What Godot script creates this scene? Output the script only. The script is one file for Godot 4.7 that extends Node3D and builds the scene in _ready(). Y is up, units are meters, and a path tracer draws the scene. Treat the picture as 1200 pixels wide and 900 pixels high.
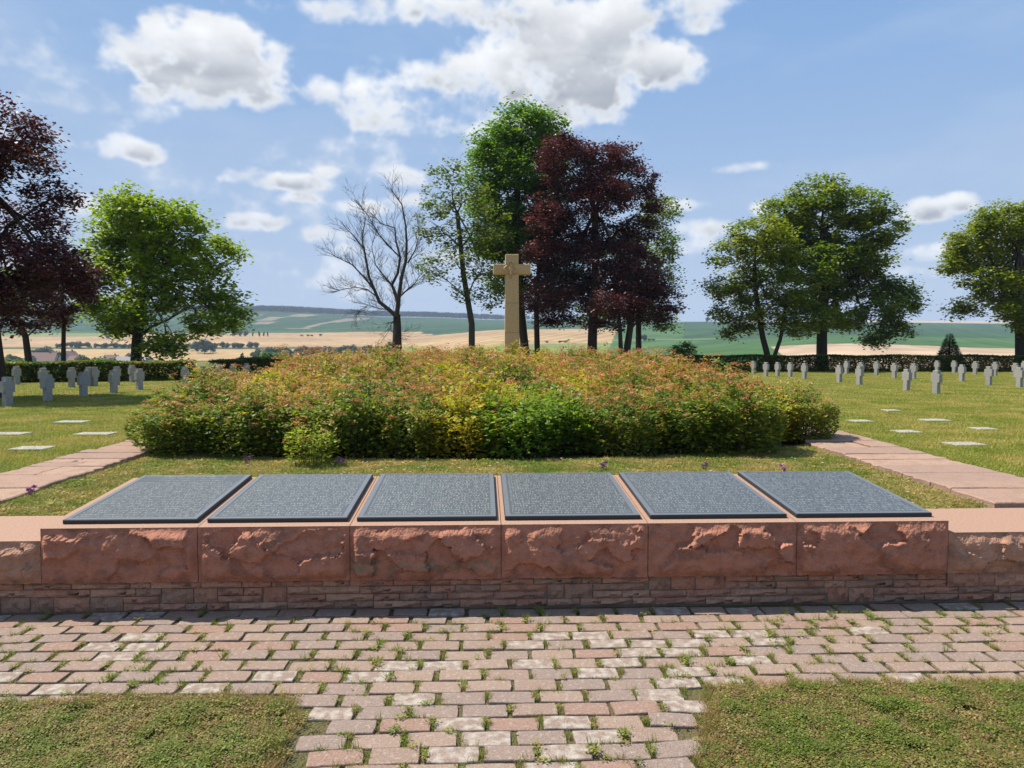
extends Node3D
# A war cemetery above a valley: a brick forecourt, a low red sandstone wall that carries six bronze name plaques,
# a bed of spirea round a tall stone cross, lawns with small grey crosses, hedges, trees and the fields beyond.

const FOCAL := 902.0      # of the photograph's 1200 x 900 pixels
const EYE := 1.6
const PITCH := 2.6
const YAW := 2.2
const LAWN := 0.43        # the lawn behind the wall lies higher than the forecourt
const WALL_Z := -4.70
const SUN_TO := Vector3(-0.49, 0.84, -0.20)

var M := {}
var taken := {}
var rng := RandomNumberGenerator.new()
var soft := FastNoiseLite.new()


# ---------------------------------------------------------------- building shapes
class MB:
	var v := PackedVector3Array()
	var n := PackedVector3Array()
	var c := PackedColorArray()
	var t := PackedVector2Array()
	var idx := PackedInt32Array()
	var has_uv := false

	func tri(a: Vector3, b: Vector3, d: Vector3, col := Color.WHITE) -> void:   # counter-clockwise seen from outside
		var m := (b - a).cross(d - a).normalized()
		var k := v.size()
		v.append(a); v.append(b); v.append(d)
		n.append(m); n.append(m); n.append(m)
		c.append(col); c.append(col); c.append(col)
		idx.append(k); idx.append(k + 2); idx.append(k + 1)

	func quad(a: Vector3, b: Vector3, d: Vector3, e: Vector3, col := Color.WHITE) -> void:
		var m := (b - a).cross(e - a).normalized()
		if m == Vector3.ZERO:
			m = (d - b).cross(e - b).normalized()
		var k := v.size()
		v.append(a); v.append(b); v.append(d); v.append(e)
		for i in 4:
			n.append(m); c.append(col)
		idx.append(k); idx.append(k + 2); idx.append(k + 1)
		idx.append(k); idx.append(k + 3); idx.append(k + 2)

	func quad_uv(a: Vector3, b: Vector3, d: Vector3, e: Vector3) -> void:   # texture upright, a at its lower end
		has_uv = true
		while t.size() < v.size():
			t.append(Vector2.ZERO)
		quad(a, b, d, e)
		t.append(Vector2(0, 1)); t.append(Vector2(1, 1)); t.append(Vector2(1, 0)); t.append(Vector2(0, 0))

	func leaf(p: Vector3, along: Vector3, side: Vector3, long: float, wide: float, col: Color) -> void:
		var m := along.cross(side).normalized()
		var k := v.size()
		var mid := p + along * long * 0.45
		v.append(p); v.append(mid + side * wide * 0.5 + m * wide * 0.12); v.append(p + along * long); v.append(mid - side * wide * 0.5 + m * wide * 0.12)
		for i in 4:
			n.append(m); c.append(col)
		idx.append(k); idx.append(k + 1); idx.append(k + 2)
		idx.append(k); idx.append(k + 2); idx.append(k + 3)

	func blade(p: Vector3, tip: Vector3, side: Vector3, wide: float, col: Color) -> void:
		var m := (tip - p).cross(side).normalized()
		var k := v.size()
		v.append(p - side * wide * 0.5); v.append(p + side * wide * 0.5); v.append(tip)
		for i in 3:
			n.append(m); c.append(col)
		idx.append(k); idx.append(k + 1); idx.append(k + 2)

	func tube(pts: Array, radii: Array, sides: int, col := Color.WHITE) -> void:
		var k := v.size()
		var count := pts.size()
		var ref := Vector3(0.31, 0.11, 0.94)
		for i in count:
			var p: Vector3 = pts[i]
			var d: Vector3 = (pts[mini(i + 1, count - 1)] - pts[maxi(i - 1, 0)]).normalized()
			var x := d.cross(ref).normalized()
			var y := d.cross(x)
			var r: float = radii[i]
			for s in sides:
				var a := TAU * s / sides
				var o := x * cos(a) + y * sin(a)
				v.append(p + o * r); n.append(o); c.append(col)
		for i in count - 1:
			for s in sides:
				var a := k + i * sides + s
				var b := k + i * sides + (s + 1) % sides
				idx.append(a); idx.append(b + sides); idx.append(b)
				idx.append(a); idx.append(a + sides); idx.append(b + sides)

	func box(lo: Vector3, hi: Vector3, col := Color.WHITE, bev := 0.0) -> void:
		var q := func(x: float, y: float, z: float) -> Vector3: return Vector3(lo.x if x < 0 else hi.x, lo.y if y < 0 else hi.y, lo.z if z < 0 else hi.z)
		if bev <= 0.0:
			for ax in 3:
				for s in [-1.0, 1.0]:
					_face(lo, hi, ax, s, 0.0, col)
			return
		for ax in 3:
			for s in [-1.0, 1.0]:
				_face(lo, hi, ax, s, bev, col)
		for ax in 3:
			var b := (ax + 1) % 3
			var d := (ax + 2) % 3
			for sb in [-1.0, 1.0]:
				for sd in [-1.0, 1.0]:
					var p := []
					for e in [[0, 1.0, 0.0], [1, 1.0, 0.0], [1, 0.0, 1.0], [0, 0.0, 1.0]]:
						var o := Vector3.ZERO
						o[ax] = lo[ax] + bev if e[0] == 0 else hi[ax] - bev
						o[b] = (hi[b] if sb > 0 else lo[b]) - sb * bev * e[1]
						o[d] = (hi[d] if sd > 0 else lo[d]) - sd * bev * e[2]
						p.append(o)
					if sb * sd > 0:
						quad(p[3], p[2], p[1], p[0], col)
					else:
						quad(p[0], p[1], p[2], p[3], col)
		for sx in [-1.0, 1.0]:
			for sy in [-1.0, 1.0]:
				for sz in [-1.0, 1.0]:
					var o := Vector3(hi.x if sx > 0 else lo.x, hi.y if sy > 0 else lo.y, hi.z if sz > 0 else lo.z)
					var a := o - Vector3(0, sy, sz) * bev
					var b := o - Vector3(sx, 0, sz) * bev
					var d := o - Vector3(sx, sy, 0) * bev
					if sx * sy * sz > 0:
						tri(a, b, d, col)
					else:
						tri(a, d, b, col)

	func _face(lo: Vector3, hi: Vector3, ax: int, s: float, bev: float, col: Color) -> void:
		var b := (ax + 1) % 3
		var d := (ax + 2) % 3
		var p := []
		for e in [[0, 0], [1, 0], [1, 1], [0, 1]]:
			var o := Vector3.ZERO
			o[ax] = hi[ax] if s > 0 else lo[ax]
			o[b] = lo[b] + bev if e[0] == 0 else hi[b] - bev
			o[d] = lo[d] + bev if e[1] == 0 else hi[d] - bev
			p.append(o)
		if s > 0:
			quad(p[0], p[1], p[2], p[3], col)
		else:
			quad(p[3], p[2], p[1], p[0], col)

	func grid(nx: int, nz: int, at: Callable, tint: Callable) -> void:   # a smooth sheet; at(i, j) gives a point, tint(point) its colour
		var k := v.size()
		var w := nx + 1
		for j in nz + 1:
			for i in w:
				var p: Vector3 = at.call(i, j)
				v.append(p)
				c.append(tint.call(p))
		for j in nz + 1:
			for i in w:
				var a := v[k + j * w + mini(i + 1, nx)] - v[k + j * w + maxi(i - 1, 0)]
				var b := v[k + mini(j + 1, nz) * w + i] - v[k + maxi(j - 1, 0) * w + i]
				n.append(a.cross(b).normalized())
		for j in nz:
			for i in nx:
				var a := k + j * w + i
				idx.append(a); idx.append(a + w + 1); idx.append(a + 1)
				idx.append(a); idx.append(a + w); idx.append(a + w + 1)

	func mesh(mat: Material = null) -> ArrayMesh:
		var m := ArrayMesh.new()
		if v.is_empty():
			return m
		var arr := []
		arr.resize(Mesh.ARRAY_MAX)
		arr[Mesh.ARRAY_VERTEX] = v
		arr[Mesh.ARRAY_NORMAL] = n
		arr[Mesh.ARRAY_COLOR] = c
		arr[Mesh.ARRAY_INDEX] = idx
		if has_uv:
			while t.size() < v.size():
				t.append(Vector2.ZERO)
			arr[Mesh.ARRAY_TEX_UV] = t
		m.add_surface_from_arrays(Mesh.PRIMITIVE_TRIANGLES, arr)
		if mat:
			m.surface_set_material(0, mat)
		return m


# ---------------------------------------------------------------- naming and placing
func numbered(called: String) -> String:
	var k: int = taken.get(called, 0)
	taken[called] = k + 1
	return called if k == 0 else "%s_%03d" % [called, k]


func tag(o: Node, label: String, category: String, group := "", kind := "") -> void:
	if label: o.set_meta("label", label)
	if category: o.set_meta("category", category)
	if group: o.set_meta("group", group)
	if kind: o.set_meta("kind", kind)


func thing(called: String, at: Vector3, label: String, category: String, group := "") -> Node3D:
	var o := Node3D.new()
	o.name = numbered(called)
	add_child(o)
	o.position = at
	tag(o, label, category, group)
	return o


func structure(called: String, at := Vector3.ZERO) -> Node3D:
	var o := Node3D.new()
	o.name = numbered(called)
	add_child(o)
	o.position = at
	o.set_meta("kind", "structure")
	return o


func part(called: String, m: Mesh, parent: Node, mat: Material = null) -> MeshInstance3D:
	var o := MeshInstance3D.new()
	o.name = called
	o.mesh = m
	if mat:
		o.material_override = mat
	parent.add_child(o, true)
	return o


func copy(o: Node3D, at: Vector3, turn := 0.0, label := "", group := "") -> Node3D:
	var r: Node3D = o.duplicate()
	r.name = numbered(RegEx.create_from_string("_[0-9]{3}$").sub(String(o.name), ""))
	add_child(r)
	r.position = at
	r.rotation.y = turn
	if label: r.set_meta("label", label)
	if group: r.set_meta("group", group)
	return r


func stuff(called: String, m: Mesh, places: Array, tints: Array, label: String, category: String, parent: Node = self) -> void:
	var mm := MultiMesh.new()
	mm.transform_format = MultiMesh.TRANSFORM_3D
	mm.use_colors = true
	mm.mesh = m
	mm.instance_count = places.size()
	for i in places.size():
		mm.set_instance_transform(i, places[i])
		mm.set_instance_color(i, tints[i])
	var o := MultiMeshInstance3D.new()
	o.multimesh = mm
	o.name = numbered(called) if parent == self else called
	parent.add_child(o, true)
	tag(o, label, category if parent == self else "", "", "stuff")


func ray(u: float, w: float) -> Vector3:
	var d := Vector3((u - 600.0) / FOCAL, -(w - 450.0) / FOCAL, -1.0)
	return d.rotated(Vector3.RIGHT, -deg_to_rad(PITCH)).rotated(Vector3.UP, -deg_to_rad(YAW))


func on_level(u: float, w: float, y: float) -> Vector3:   # where the line of sight meets a level
	var d := ray(u, w)
	return Vector3(0, EYE, 0) + d * ((y - EYE) / d.y)


func on_plane(u: float, w: float, z: float) -> Vector3:   # where it meets the upright plane at z
	var d := ray(u, w)
	return Vector3(0, EYE, 0) + d * (z / d.z)


func at_depth(u: float, depth: float) -> Vector3:   # on the horizon's height, a given depth away
	var a := atan((u - 600.0) / FOCAL) + deg_to_rad(YAW)
	var r := depth / cos(a - deg_to_rad(YAW))
	return Vector3(sin(a) * r, 0, -cos(a) * r)


func shade(c: Color, k: float) -> Color:
	return Color(c.r * k, c.g * k, c.b * k)


func srgb(r: float, g: float, b: float) -> Color:
	return Color(r, g, b).linear_to_srgb()


# ---------------------------------------------------------------- materials
func noise_texture(freq: float, octaves: int, seed_: int, stops: Array, side := 512, kind := FastNoiseLite.TYPE_SIMPLEX_SMOOTH) -> NoiseTexture2D:
	var f := FastNoiseLite.new()
	f.noise_type = kind
	f.frequency = freq
	f.seed = seed_
	f.fractal_octaves = octaves
	f.fractal_gain = 0.55
	var t := NoiseTexture2D.new()
	t.width = side
	t.height = side
	t.seamless = true
	t.noise = f
	var g := Gradient.new()
	var offs := PackedFloat32Array()
	var cols := PackedColorArray()
	for s in stops:
		offs.append(s[0])
		cols.append(s[1])
	g.offsets = offs
	g.colors = cols
	t.color_ramp = g
	return t


func plain(col: Color, rough: float, tex: Texture2D = null, scale_ := 1.0, world_ := true) -> StandardMaterial3D:   # col is linear
	var m := StandardMaterial3D.new()
	m.albedo_color = col.linear_to_srgb()
	m.roughness = rough
	m.metallic_specular = 0.35
	if tex:
		m.albedo_texture = tex
		m.uv1_triplanar = true
		m.uv1_world_triplanar = world_
		m.uv1_scale = Vector3.ONE * scale_
	return m


func relief(m: StandardMaterial3D, tex: Texture2D, cm: float) -> StandardMaterial3D:
	m.heightmap_enabled = true
	m.heightmap_texture = tex
	m.heightmap_scale = cm
	return m


func over(m: StandardMaterial3D, tex: Texture2D, scale_: float) -> StandardMaterial3D:   # a second, sparse layer: lichen, stains
	m.detail_enabled = true
	m.detail_albedo = tex
	m.detail_uv_layer = BaseMaterial3D.DETAIL_UV_2
	m.uv2_triplanar = true
	m.uv2_world_triplanar = true
	m.uv2_scale = Vector3.ONE * scale_
	return m


func leafy(pass_: Color, rough := 0.55) -> StandardMaterial3D:
	var m := StandardMaterial3D.new()
	m.vertex_color_use_as_albedo = true
	m.roughness = rough
	m.metallic_specular = 0.4
	m.backlight_enabled = true
	m.backlight = pass_
	return m


func painted(rough := 0.9, tex: Texture2D = null, scale_ := 1.0) -> StandardMaterial3D:   # takes its colour from the mesh
	var m := plain(Color.WHITE, rough, tex, scale_)
	m.vertex_color_use_as_albedo = true
	m.metallic_specular = 0.2
	return m


func make_materials() -> void:
	var grain := noise_texture(0.05, 4, 3, [[0.0, srgb(.62, .62, .62)], [0.5, srgb(.85, .85, .85)], [1.0, srgb(1, 1, 1)]])
	var coarse := noise_texture(0.012, 4, 8, [[0.0, srgb(.6, .6, .62)], [0.5, srgb(.88, .86, .85)], [1.0, srgb(1, 1, 1)]])
	var bumps := noise_texture(0.06, 5, 5, [[0.0, Color.BLACK], [1.0, Color.WHITE]])
	var bits := noise_texture(0.2, 3, 21, [[0.0, srgb(.35, .35, .35)], [0.45, srgb(.75, .75, .75)], [1.0, srgb(1.0, 1.0, 1.0)]])
	var cream := srgb(.42, .385, .33)
	var lich := noise_texture(0.022, 5, 12, [[0.0, Color(cream, 0.0)], [0.60, Color(cream, 0.0)], [0.95, Color(cream, 0.55)], [1.0, Color(cream, 1.0)]])
	var lich_much := noise_texture(0.011, 5, 31, [[0.0, Color(cream, 0.0)], [0.30, Color(cream, 0.0)], [0.80, Color(cream, 0.8)], [1.0, Color(cream, 1.0)]])
	var soot := srgb(.045, .04, .032)
	var dirt := noise_texture(0.016, 5, 44, [[0.0, Color(soot, 0.6)], [0.28, Color(soot, 0.35)], [0.42, Color(soot, 0.0)], [1.0, Color(soot, 0.0)]])
	var moss := srgb(.12, .12, .06)
	var mossy := noise_texture(0.02, 5, 54, [[0.0, Color(moss, 0.9)], [0.42, Color(moss, 0.75)], [0.55, Color(moss, 0.0)], [1.0, Color(moss, 0.0)]])
	var tones := [Color(.305, .217, .170), Color(.29, .215, .177), Color(.325, .235, .183), Color(.28, .21, .176), Color(.31, .20, .155)]
	M.brick = []
	for i in 5:
		M.brick.append(over(relief(plain(tones[i], 0.9, grain, 2.6), bumps, 0.35), lich, 2.1 + 0.13 * i))
	M.brick_lichen = over(relief(plain(tones[1], 0.9, grain, 2.6), bumps, 0.35), lich_much, 2.4)
	M.stone = []
	for col in [Color(.47, .245, .165), Color(.42, .225, .155), Color(.51, .295, .20), Color(.36, .22, .155), Color(.45, .22, .145)]:
		M.stone.append(over(relief(plain(col, 0.92, grain, 2.2), bumps, 0.6), dirt, 1.1))
	M.block = over(relief(plain(Color(.455, .20, .13), 0.92, coarse, 1.6), bumps, 0.9), dirt, 0.5)
	M.block_pale = over(relief(plain(Color(.48, .265, .175), 0.92, coarse, 1.6), bumps, 0.9), dirt, 0.55)
	M.block_moss = over(relief(plain(Color(.455, .20, .13), 0.92, coarse, 1.6), bumps, 0.9), dirt, 0.5)
	M.block_moss.vertex_color_use_as_albedo = true
	M.sawn = relief(plain(Color(.40, .25, .18), 0.85, grain, 2.0), bumps, 0.12)
	var sand := srgb(.26, .17, .12)
	var worn := noise_texture(0.014, 5, 64, [[0.0, Color(sand, 0.7)], [0.35, Color(sand, 0.4)], [0.46, Color(sand, 0.0)], [1.0, Color(sand, 0.0)]])
	M.slab = []
	for col in [Color(.38, .25, .19), Color(.41, .275, .205), Color(.35, .235, .185)]:
		M.slab.append(over(relief(plain(col, 0.9, grain, 1.5), bumps, 0.5), worn, 0.7))
	M.core = plain(Color(.22, .165, .12), 0.95, grain, 2.0)
	M.soil = painted(0.97, bits, 1.5)
	M.soil = relief(M.soil, bumps, 1.5)
	M.lawn = relief(painted(0.97, bits, 0.9), bumps, 2.0)
	M.terrain = painted(1.0, noise_texture(0.03, 5, 71, [[0.0, srgb(.72, .72, .72)], [1.0, srgb(1, 1, 1)]]), 0.02)
	M.cross = relief(plain(Color(.66, .45, .215), 0.9, grain, 0.9), bumps, 0.4)
	var spot := srgb(.20, .19, .15)
	var spots := noise_texture(0.02, 5, 84, [[0.0, Color(spot, 0.65)], [0.33, Color(spot, 0.4)], [0.48, Color(spot, 0.0)], [1.0, Color(spot, 0.0)]])
	M.granite = over(relief(plain(Color(.42, .41, .38), 0.9, bits, 2.0), bumps, 0.25), spots, 1.3)
	M.marker = over(relief(plain(Color(.42, .405, .36), 0.9, coarse, 1.5), bumps, 0.2), spots, 1.7)
	M.bark = relief(plain(Color(.075, .058, .045), 0.95, bits, 1.2), bumps, 2.5)
	M.bark_grey = relief(plain(Color(.10, .085, .07), 0.95, bits, 1.2), bumps, 2.5)
	M.twig = plain(Color(.075, .06, .035), 0.9)
	M.leaf = leafy(Color(.85, 1.0, .45).linear_to_srgb(), 0.5)
	M.leaf_dark = leafy(Color(.55, .35, .30).linear_to_srgb(), 0.42)
	M.grass = leafy(Color(.7, .8, .35).linear_to_srgb(), 0.6)
	M.petal = leafy(Color(.5, .42, .40).linear_to_srgb(), 0.8)
	M.far_leaf = leafy(Color(.35, .45, .2).linear_to_srgb(), 0.8)
	M.plaster = plain(Color(.52, .47, .42), 0.9, coarse, 0.1)
	M.roof = plain(Color(.25, .16, .135), 0.9, coarse, 0.15)
	M.roof_grey = plain(Color(.30, .28, .29), 0.8, coarse, 0.15)
	M.window = plain(Color(.03, .035, .045), 0.25)
	M.chalk = plain(Color(.6, .6, .58), 0.8)
	M.metal_edge = plain(Color(.045, .052, .06), 0.5)
	M.metal_edge.metallic = 0.6


# ---------------------------------------------------------------- the sky
func sky_place(u: float, w: float) -> Vector2:   # turn (degrees, 0 straight north) and height (degrees) of a point in the sky
	var d := ray(u, w).normalized()
	return Vector2(rad_to_deg(atan2(d.x, -d.z)), rad_to_deg(asin(d.y)))


func sky_texture() -> ImageTexture:
	# each puff: turn, height, half width, half height, thickness, all in degrees but the last
	var puffs := []
	var deg := 57.3 / FOCAL
	for p in [
		[165, 62, 50, 34, 1.0], [222, 50, 66, 33, 1.1], [285, 66, 54, 40, 1.1], [240, 92, 90, 28, 1.1], [300, 116, 42, 17, .7], [215, 112, 60, 18, .6], [140, 72, 26, 22, .7],
		[520, 92, 55, 24, .8], [590, 84, 80, 40, 1.1], [655, 45, 80, 52, 1.2], [700, 70, 90, 46, 1.2], [772, 84, 58, 28, 1.0], [665, 108, 95, 30, 1.2], [735, 18, 50, 34, .9], [655, 138, 72, 18, .7], [620, 22, 60, 30, .8],
		[430, 122, 62, 30, .55], [385, 112, 34, 20, .45], [488, 146, 70, 18, .5], [560, 154, 60, 14, .45],
		[380, 8, 110, 16, .42], [470, 6, 130, 18, .5], [560, 10, 110, 20, .5], [60, 120, 120, 60, .15], [480, 190, 120, 26, .16], [300, 235, 110, 34, .17], [560, 120, 120, 40, .26], [110, 300, 150, 40, .20], [420, 320, 160, 30, .20],
		[815, 6, 44, 20, .7], [818, 26, 26, 14, .6],
		[150, 177, 36, 18, .85], [70, 166, 44, 15, .45], [20, 158, 30, 18, .4],
		[285, 207, 34, 14, .8], [315, 212, 44, 13, .75], [345, 214, 48, 12, .6], [350, 232, 32, 7, .5], [385, 203, 20, 9, .5],
		[295, 260, 50, 12, .75], [470, 208, 42, 17, .6], [425, 243, 42, 12, .75], [470, 234, 34, 11, .7], [372, 275, 36, 12, .5], [410, 292, 28, 8, .4], [100, 240, 26, 14, .4],
		[1085, 248, 34, 15, 1.0], [1118, 241, 26, 13, .9], [805, 240, 40, 9, .5], [825, 268, 34, 13, .5], [812, 290, 30, 12, .45], [892, 243, 16, 11, .7], [868, 197, 44, 6, .35],
		[1090, 296, 34, 12, .6], [1080, 318, 50, 8, .3], [985, 300, 50, 8, .25], [520, 300, 50, 9, .3], [330, 320, 60, 7, .25], [1170, 262, 22, 14, .5]]:
		var q := sky_place(p[0], p[1])
		puffs.append([q.x, q.y, p[2] * deg, p[3] * deg, p[4]])
	var dice := RandomNumberGenerator.new()
	dice.seed = 77
	for k in 90:   # the same broken cumulus over the rest of the sky
		var turn := dice.randf_range(-180, 180)
		var high := rad_to_deg(asin(dice.randf_range(0.05, 0.97)))
		if absf(wrapf(turn - YAW, -180, 180)) < 44 and high < 34:
			continue
		var big := dice.randf_range(2.0, 6.5) * (0.45 + high / 60.0)
		for j in dice.randi_range(3, 6):
			puffs.append([turn + dice.randf_range(-1.3, 1.3) * big / maxf(cos(deg_to_rad(high)), 0.2), high + dice.randf_range(-.35, .45) * big, big * dice.randf_range(.6, 1.1), big * dice.randf_range(.3, .5), dice.randf_range(.5, 1.15)])
	var billow := FastNoiseLite.new()
	billow.noise_type = FastNoiseLite.TYPE_SIMPLEX_SMOOTH
	billow.frequency = 1.0
	billow.fractal_octaves = 5
	billow.fractal_gain = 0.55
	billow.seed = 5
	var w := 4096
	var sub := 4
	var small := sky_rows(w / sub, -180.0, 180.0, 0.0, 90.0, puffs, billow)
	var top := small.duplicate()
	top.resize(w, w / 4, Image.INTERPOLATE_CUBIC)
	var a0 := roundi((YAW - 44.0 + 180.0) / 360.0 * w)
	var a1 := roundi((YAW + 44.0 + 180.0) / 360.0 * w)
	var r1 := roundi(33.0 / 180.0 * w / 2)
	var fine := sky_rows(a1 - a0, a0 * 360.0 / w - 180.0, a1 * 360.0 / w - 180.0, 0.0, r1 * 360.0 / w, puffs, billow)
	top.blit_rect(fine, Rect2i(0, 0, fine.get_width(), fine.get_height()), Vector2i(a0, w / 4 - r1))
	var im := Image.create(w, w / 2, false, Image.FORMAT_RGBF)
	im.fill(Color(.21, .205, .17))
	im.blit_rect(top, Rect2i(0, 0, w / 2, w / 4), Vector2i(w / 2, 0))   # a panorama starts at the direction -z
	im.blit_rect(top, Rect2i(w / 2, 0, w / 2, w / 4), Vector2i.ZERO)
	return ImageTexture.create_from_image(im)


func sky_rows(w: int, a0: float, a1: float, e0: float, e1: float, puffs: Array, billow: FastNoiseLite) -> Image:
	var h := roundi(w * (e1 - e0) / (a1 - a0))
	var sun := SUN_TO.normalized()
	var data := PackedFloat32Array()
	data.resize(w * h * 3)
	var k := 0
	for j in h:
		var el := e1 - (j + 0.5) / h * (e1 - e0)
		var ce := cos(deg_to_rad(el))
		var se := sin(deg_to_rad(el))
		var near := []
		for p in puffs:
			if absf(p[1] - el) < p[3] * 1.7 + 0.6:
				near.append(p)
		var t := 1.0 - pow(1.0 - se, 2.6)
		var base := Vector3(.40, .475, .575).lerp(Vector3(.070, .210, .465), clampf(t * 1.02, 0, 1))
		for i in w:
			var az := a0 + (i + 0.5) / w * (a1 - a0)
			var d := Vector3(sin(deg_to_rad(az)) * ce, se, -cos(deg_to_rad(az)) * ce)
			var near_sun := maxf(d.dot(sun), 0.0)
			var col := base.lerp(Vector3(.57, .61, .64), 0.24 * pow(near_sun, 3.0))
			var veil := billow.get_noise_3d(d.x * 2.2 + 9.0, d.y * 7.0, d.z * 2.2)
			col = col.lerp(Vector3(.47, .52, .58), clampf(veil * 0.40 + 0.02, 0.0, 0.28))
			var thick := -0.06
			var low := 0.0
			var sum := 0.0
			var wob := 0.0
			var looked := false
			for p in near:
				var da: float = wrapf(az - p[0], -180.0, 180.0) * ce / p[2]
				if absf(da) > 1.7:
					continue
				if not looked:
					looked = true
					wob = billow.get_noise_3d(d.x * 9.0, d.y * 12.0, d.z * 9.0) * 0.80 + billow.get_noise_3d(d.x * 26.0, d.y * 34.0, d.z * 26.0) * 0.62
				var de: float = (el - p[1]) / p[3]
				if de < 0.0:
					de *= 1.15
				var q: float = (1.0 - da * da - de * de) * p[4] + wob * (0.55 + 0.45 * p[4])
				if q > -0.4:
					var wt := q + 0.4
					sum += wt
					low += wt * de
					thick = maxf(thick, q) + 0.12 * minf(thick, maxf(q, 0.0))
			if thick > -0.06 and looked:
				low /= maxf(sum, 0.001)
				var cover := smoothstep(-0.04, 0.78, thick)
				var grey := smoothstep(0.40, 1.10, thick) * smoothstep(0.55, -0.35, low)
				var lit := billow.get_noise_3d(d.x * 16.0 + 3.0, d.y * 22.0 - 0.25, d.z * 16.0) * 0.16
				var cl := Vector3(.645, .655, .665).lerp(Vector3(.29, .31, .35), clampf(grey * 0.95, 0, 1)) * (1.0 + lit)
				col = col.lerp(cl, cover * 0.96)
			data[k] = col.x
			data[k + 1] = col.y
			data[k + 2] = col.z
			k += 3
	return Image.create_from_data(w, h, false, Image.FORMAT_RGBF, data.to_byte_array())


func set_up() -> void:
	var cam := Camera3D.new()
	cam.name = "camera"
	cam.fov = rad_to_deg(2.0 * atan(450.0 / FOCAL))
	cam.near = 0.05
	cam.far = 9000.0
	cam.position = Vector3(0, EYE, 0)
	cam.rotation = Vector3(-deg_to_rad(PITCH), -deg_to_rad(YAW), 0)
	add_child(cam)
	cam.current = true
	var env := Environment.new()
	env.background_mode = Environment.BG_SKY
	var pan := PanoramaSkyMaterial.new()
	pan.panorama = sky_texture()
	env.sky = Sky.new()
	env.sky.sky_material = pan
	env.tonemap_mode = Environment.TONE_MAPPER_LINEAR
	env.tonemap_exposure = 1.5
	env.sdfgi_enabled = true
	env.ssao_enabled = true
	env.ssil_enabled = true
	env.fog_enabled = true
	env.fog_density = 0.00019
	env.fog_light_color = Color(.80, .88, 1.0)
	var we := WorldEnvironment.new()
	we.name = "world_environment"
	we.environment = env
	add_child(we)
	var sun := DirectionalLight3D.new()
	sun.name = "sun"
	sun.light_energy = 1.6
	sun.light_color = Color(1.0, .965, .90)
	sun.light_angular_distance = 0.53
	sun.shadow_enabled = true
	add_child(sun)
	sun.look_at_from_position(SUN_TO * 100.0, Vector3.ZERO)


# ---------------------------------------------------------------- ground, forecourt, paths
func seen_at(p: Vector3) -> Vector2:   # the pixel of a point, used to pick which bricks are in view
	var d := (p - Vector3(0, EYE, 0)).rotated(Vector3.UP, deg_to_rad(YAW)).rotated(Vector3.RIGHT, deg_to_rad(PITCH))
	return Vector2(600.0 + FOCAL * d.x / -d.z, 450.0 - FOCAL * d.y / -d.z) if d.z < -0.01 else Vector2(-9999, -9999)


func paved(x: float, z: float) -> bool:
	var w := soft.get_noise_2d(x * 9.0, z * 9.0)
	if z < -3.50 + 0.03 * w - (0.03 if x > 0 else 0.0):
		return true
	var t := clampf((z + 3.5) / 0.6, 0.0, 1.0)
	return x > lerpf(-0.90, -0.79, minf(t * 2.0, 1.0)) + 0.06 * w and x < lerpf(1.05, 0.85, t) + 0.06 * w


func mound(x: float, z: float) -> float:
	return 0.31 * smoothstep(-9.0, -16.5, z) * clampf(1.0 - pow(absf(x) / 5.2, 2.0), 0.0, 1.0) * smoothstep(-24.0, -19.0, z)


func in_bed(x: float, z: float) -> bool:
	return x > -4.3 and x < 4.25 and z < bed_front(x) - 0.12 and z > -20.2


func bed_front(x: float) -> float:   # the bed's front edge bows outwards
	var pts := [[-4.4, -8.95], [-2.4, -8.15], [.3, -7.85], [1.8, -8.05], [3.26, -8.60], [4.5, -9.6]]
	for i in pts.size() - 1:
		if x < pts[i + 1][0]:
			return lerpf(pts[i][1], pts[i + 1][1], clampf((x - pts[i][0]) / (pts[i + 1][0] - pts[i][0]), 0, 1))
	return pts[pts.size() - 1][1]


func turf_tint(p: Vector3) -> Color:
	var a := soft.get_noise_2d(p.x * 14.0, p.z * 14.0)
	var b := soft.get_noise_2d(p.x * 60.0 + 50.0, p.z * 60.0)
	var green := Color(.16, .19, .035)
	var dry := Color(.29, .22, .09)
	var k := clampf(0.42 + a * 0.9 + b * 0.7, 0.0, 1.0)
	return green.lerp(dry, k)


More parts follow.
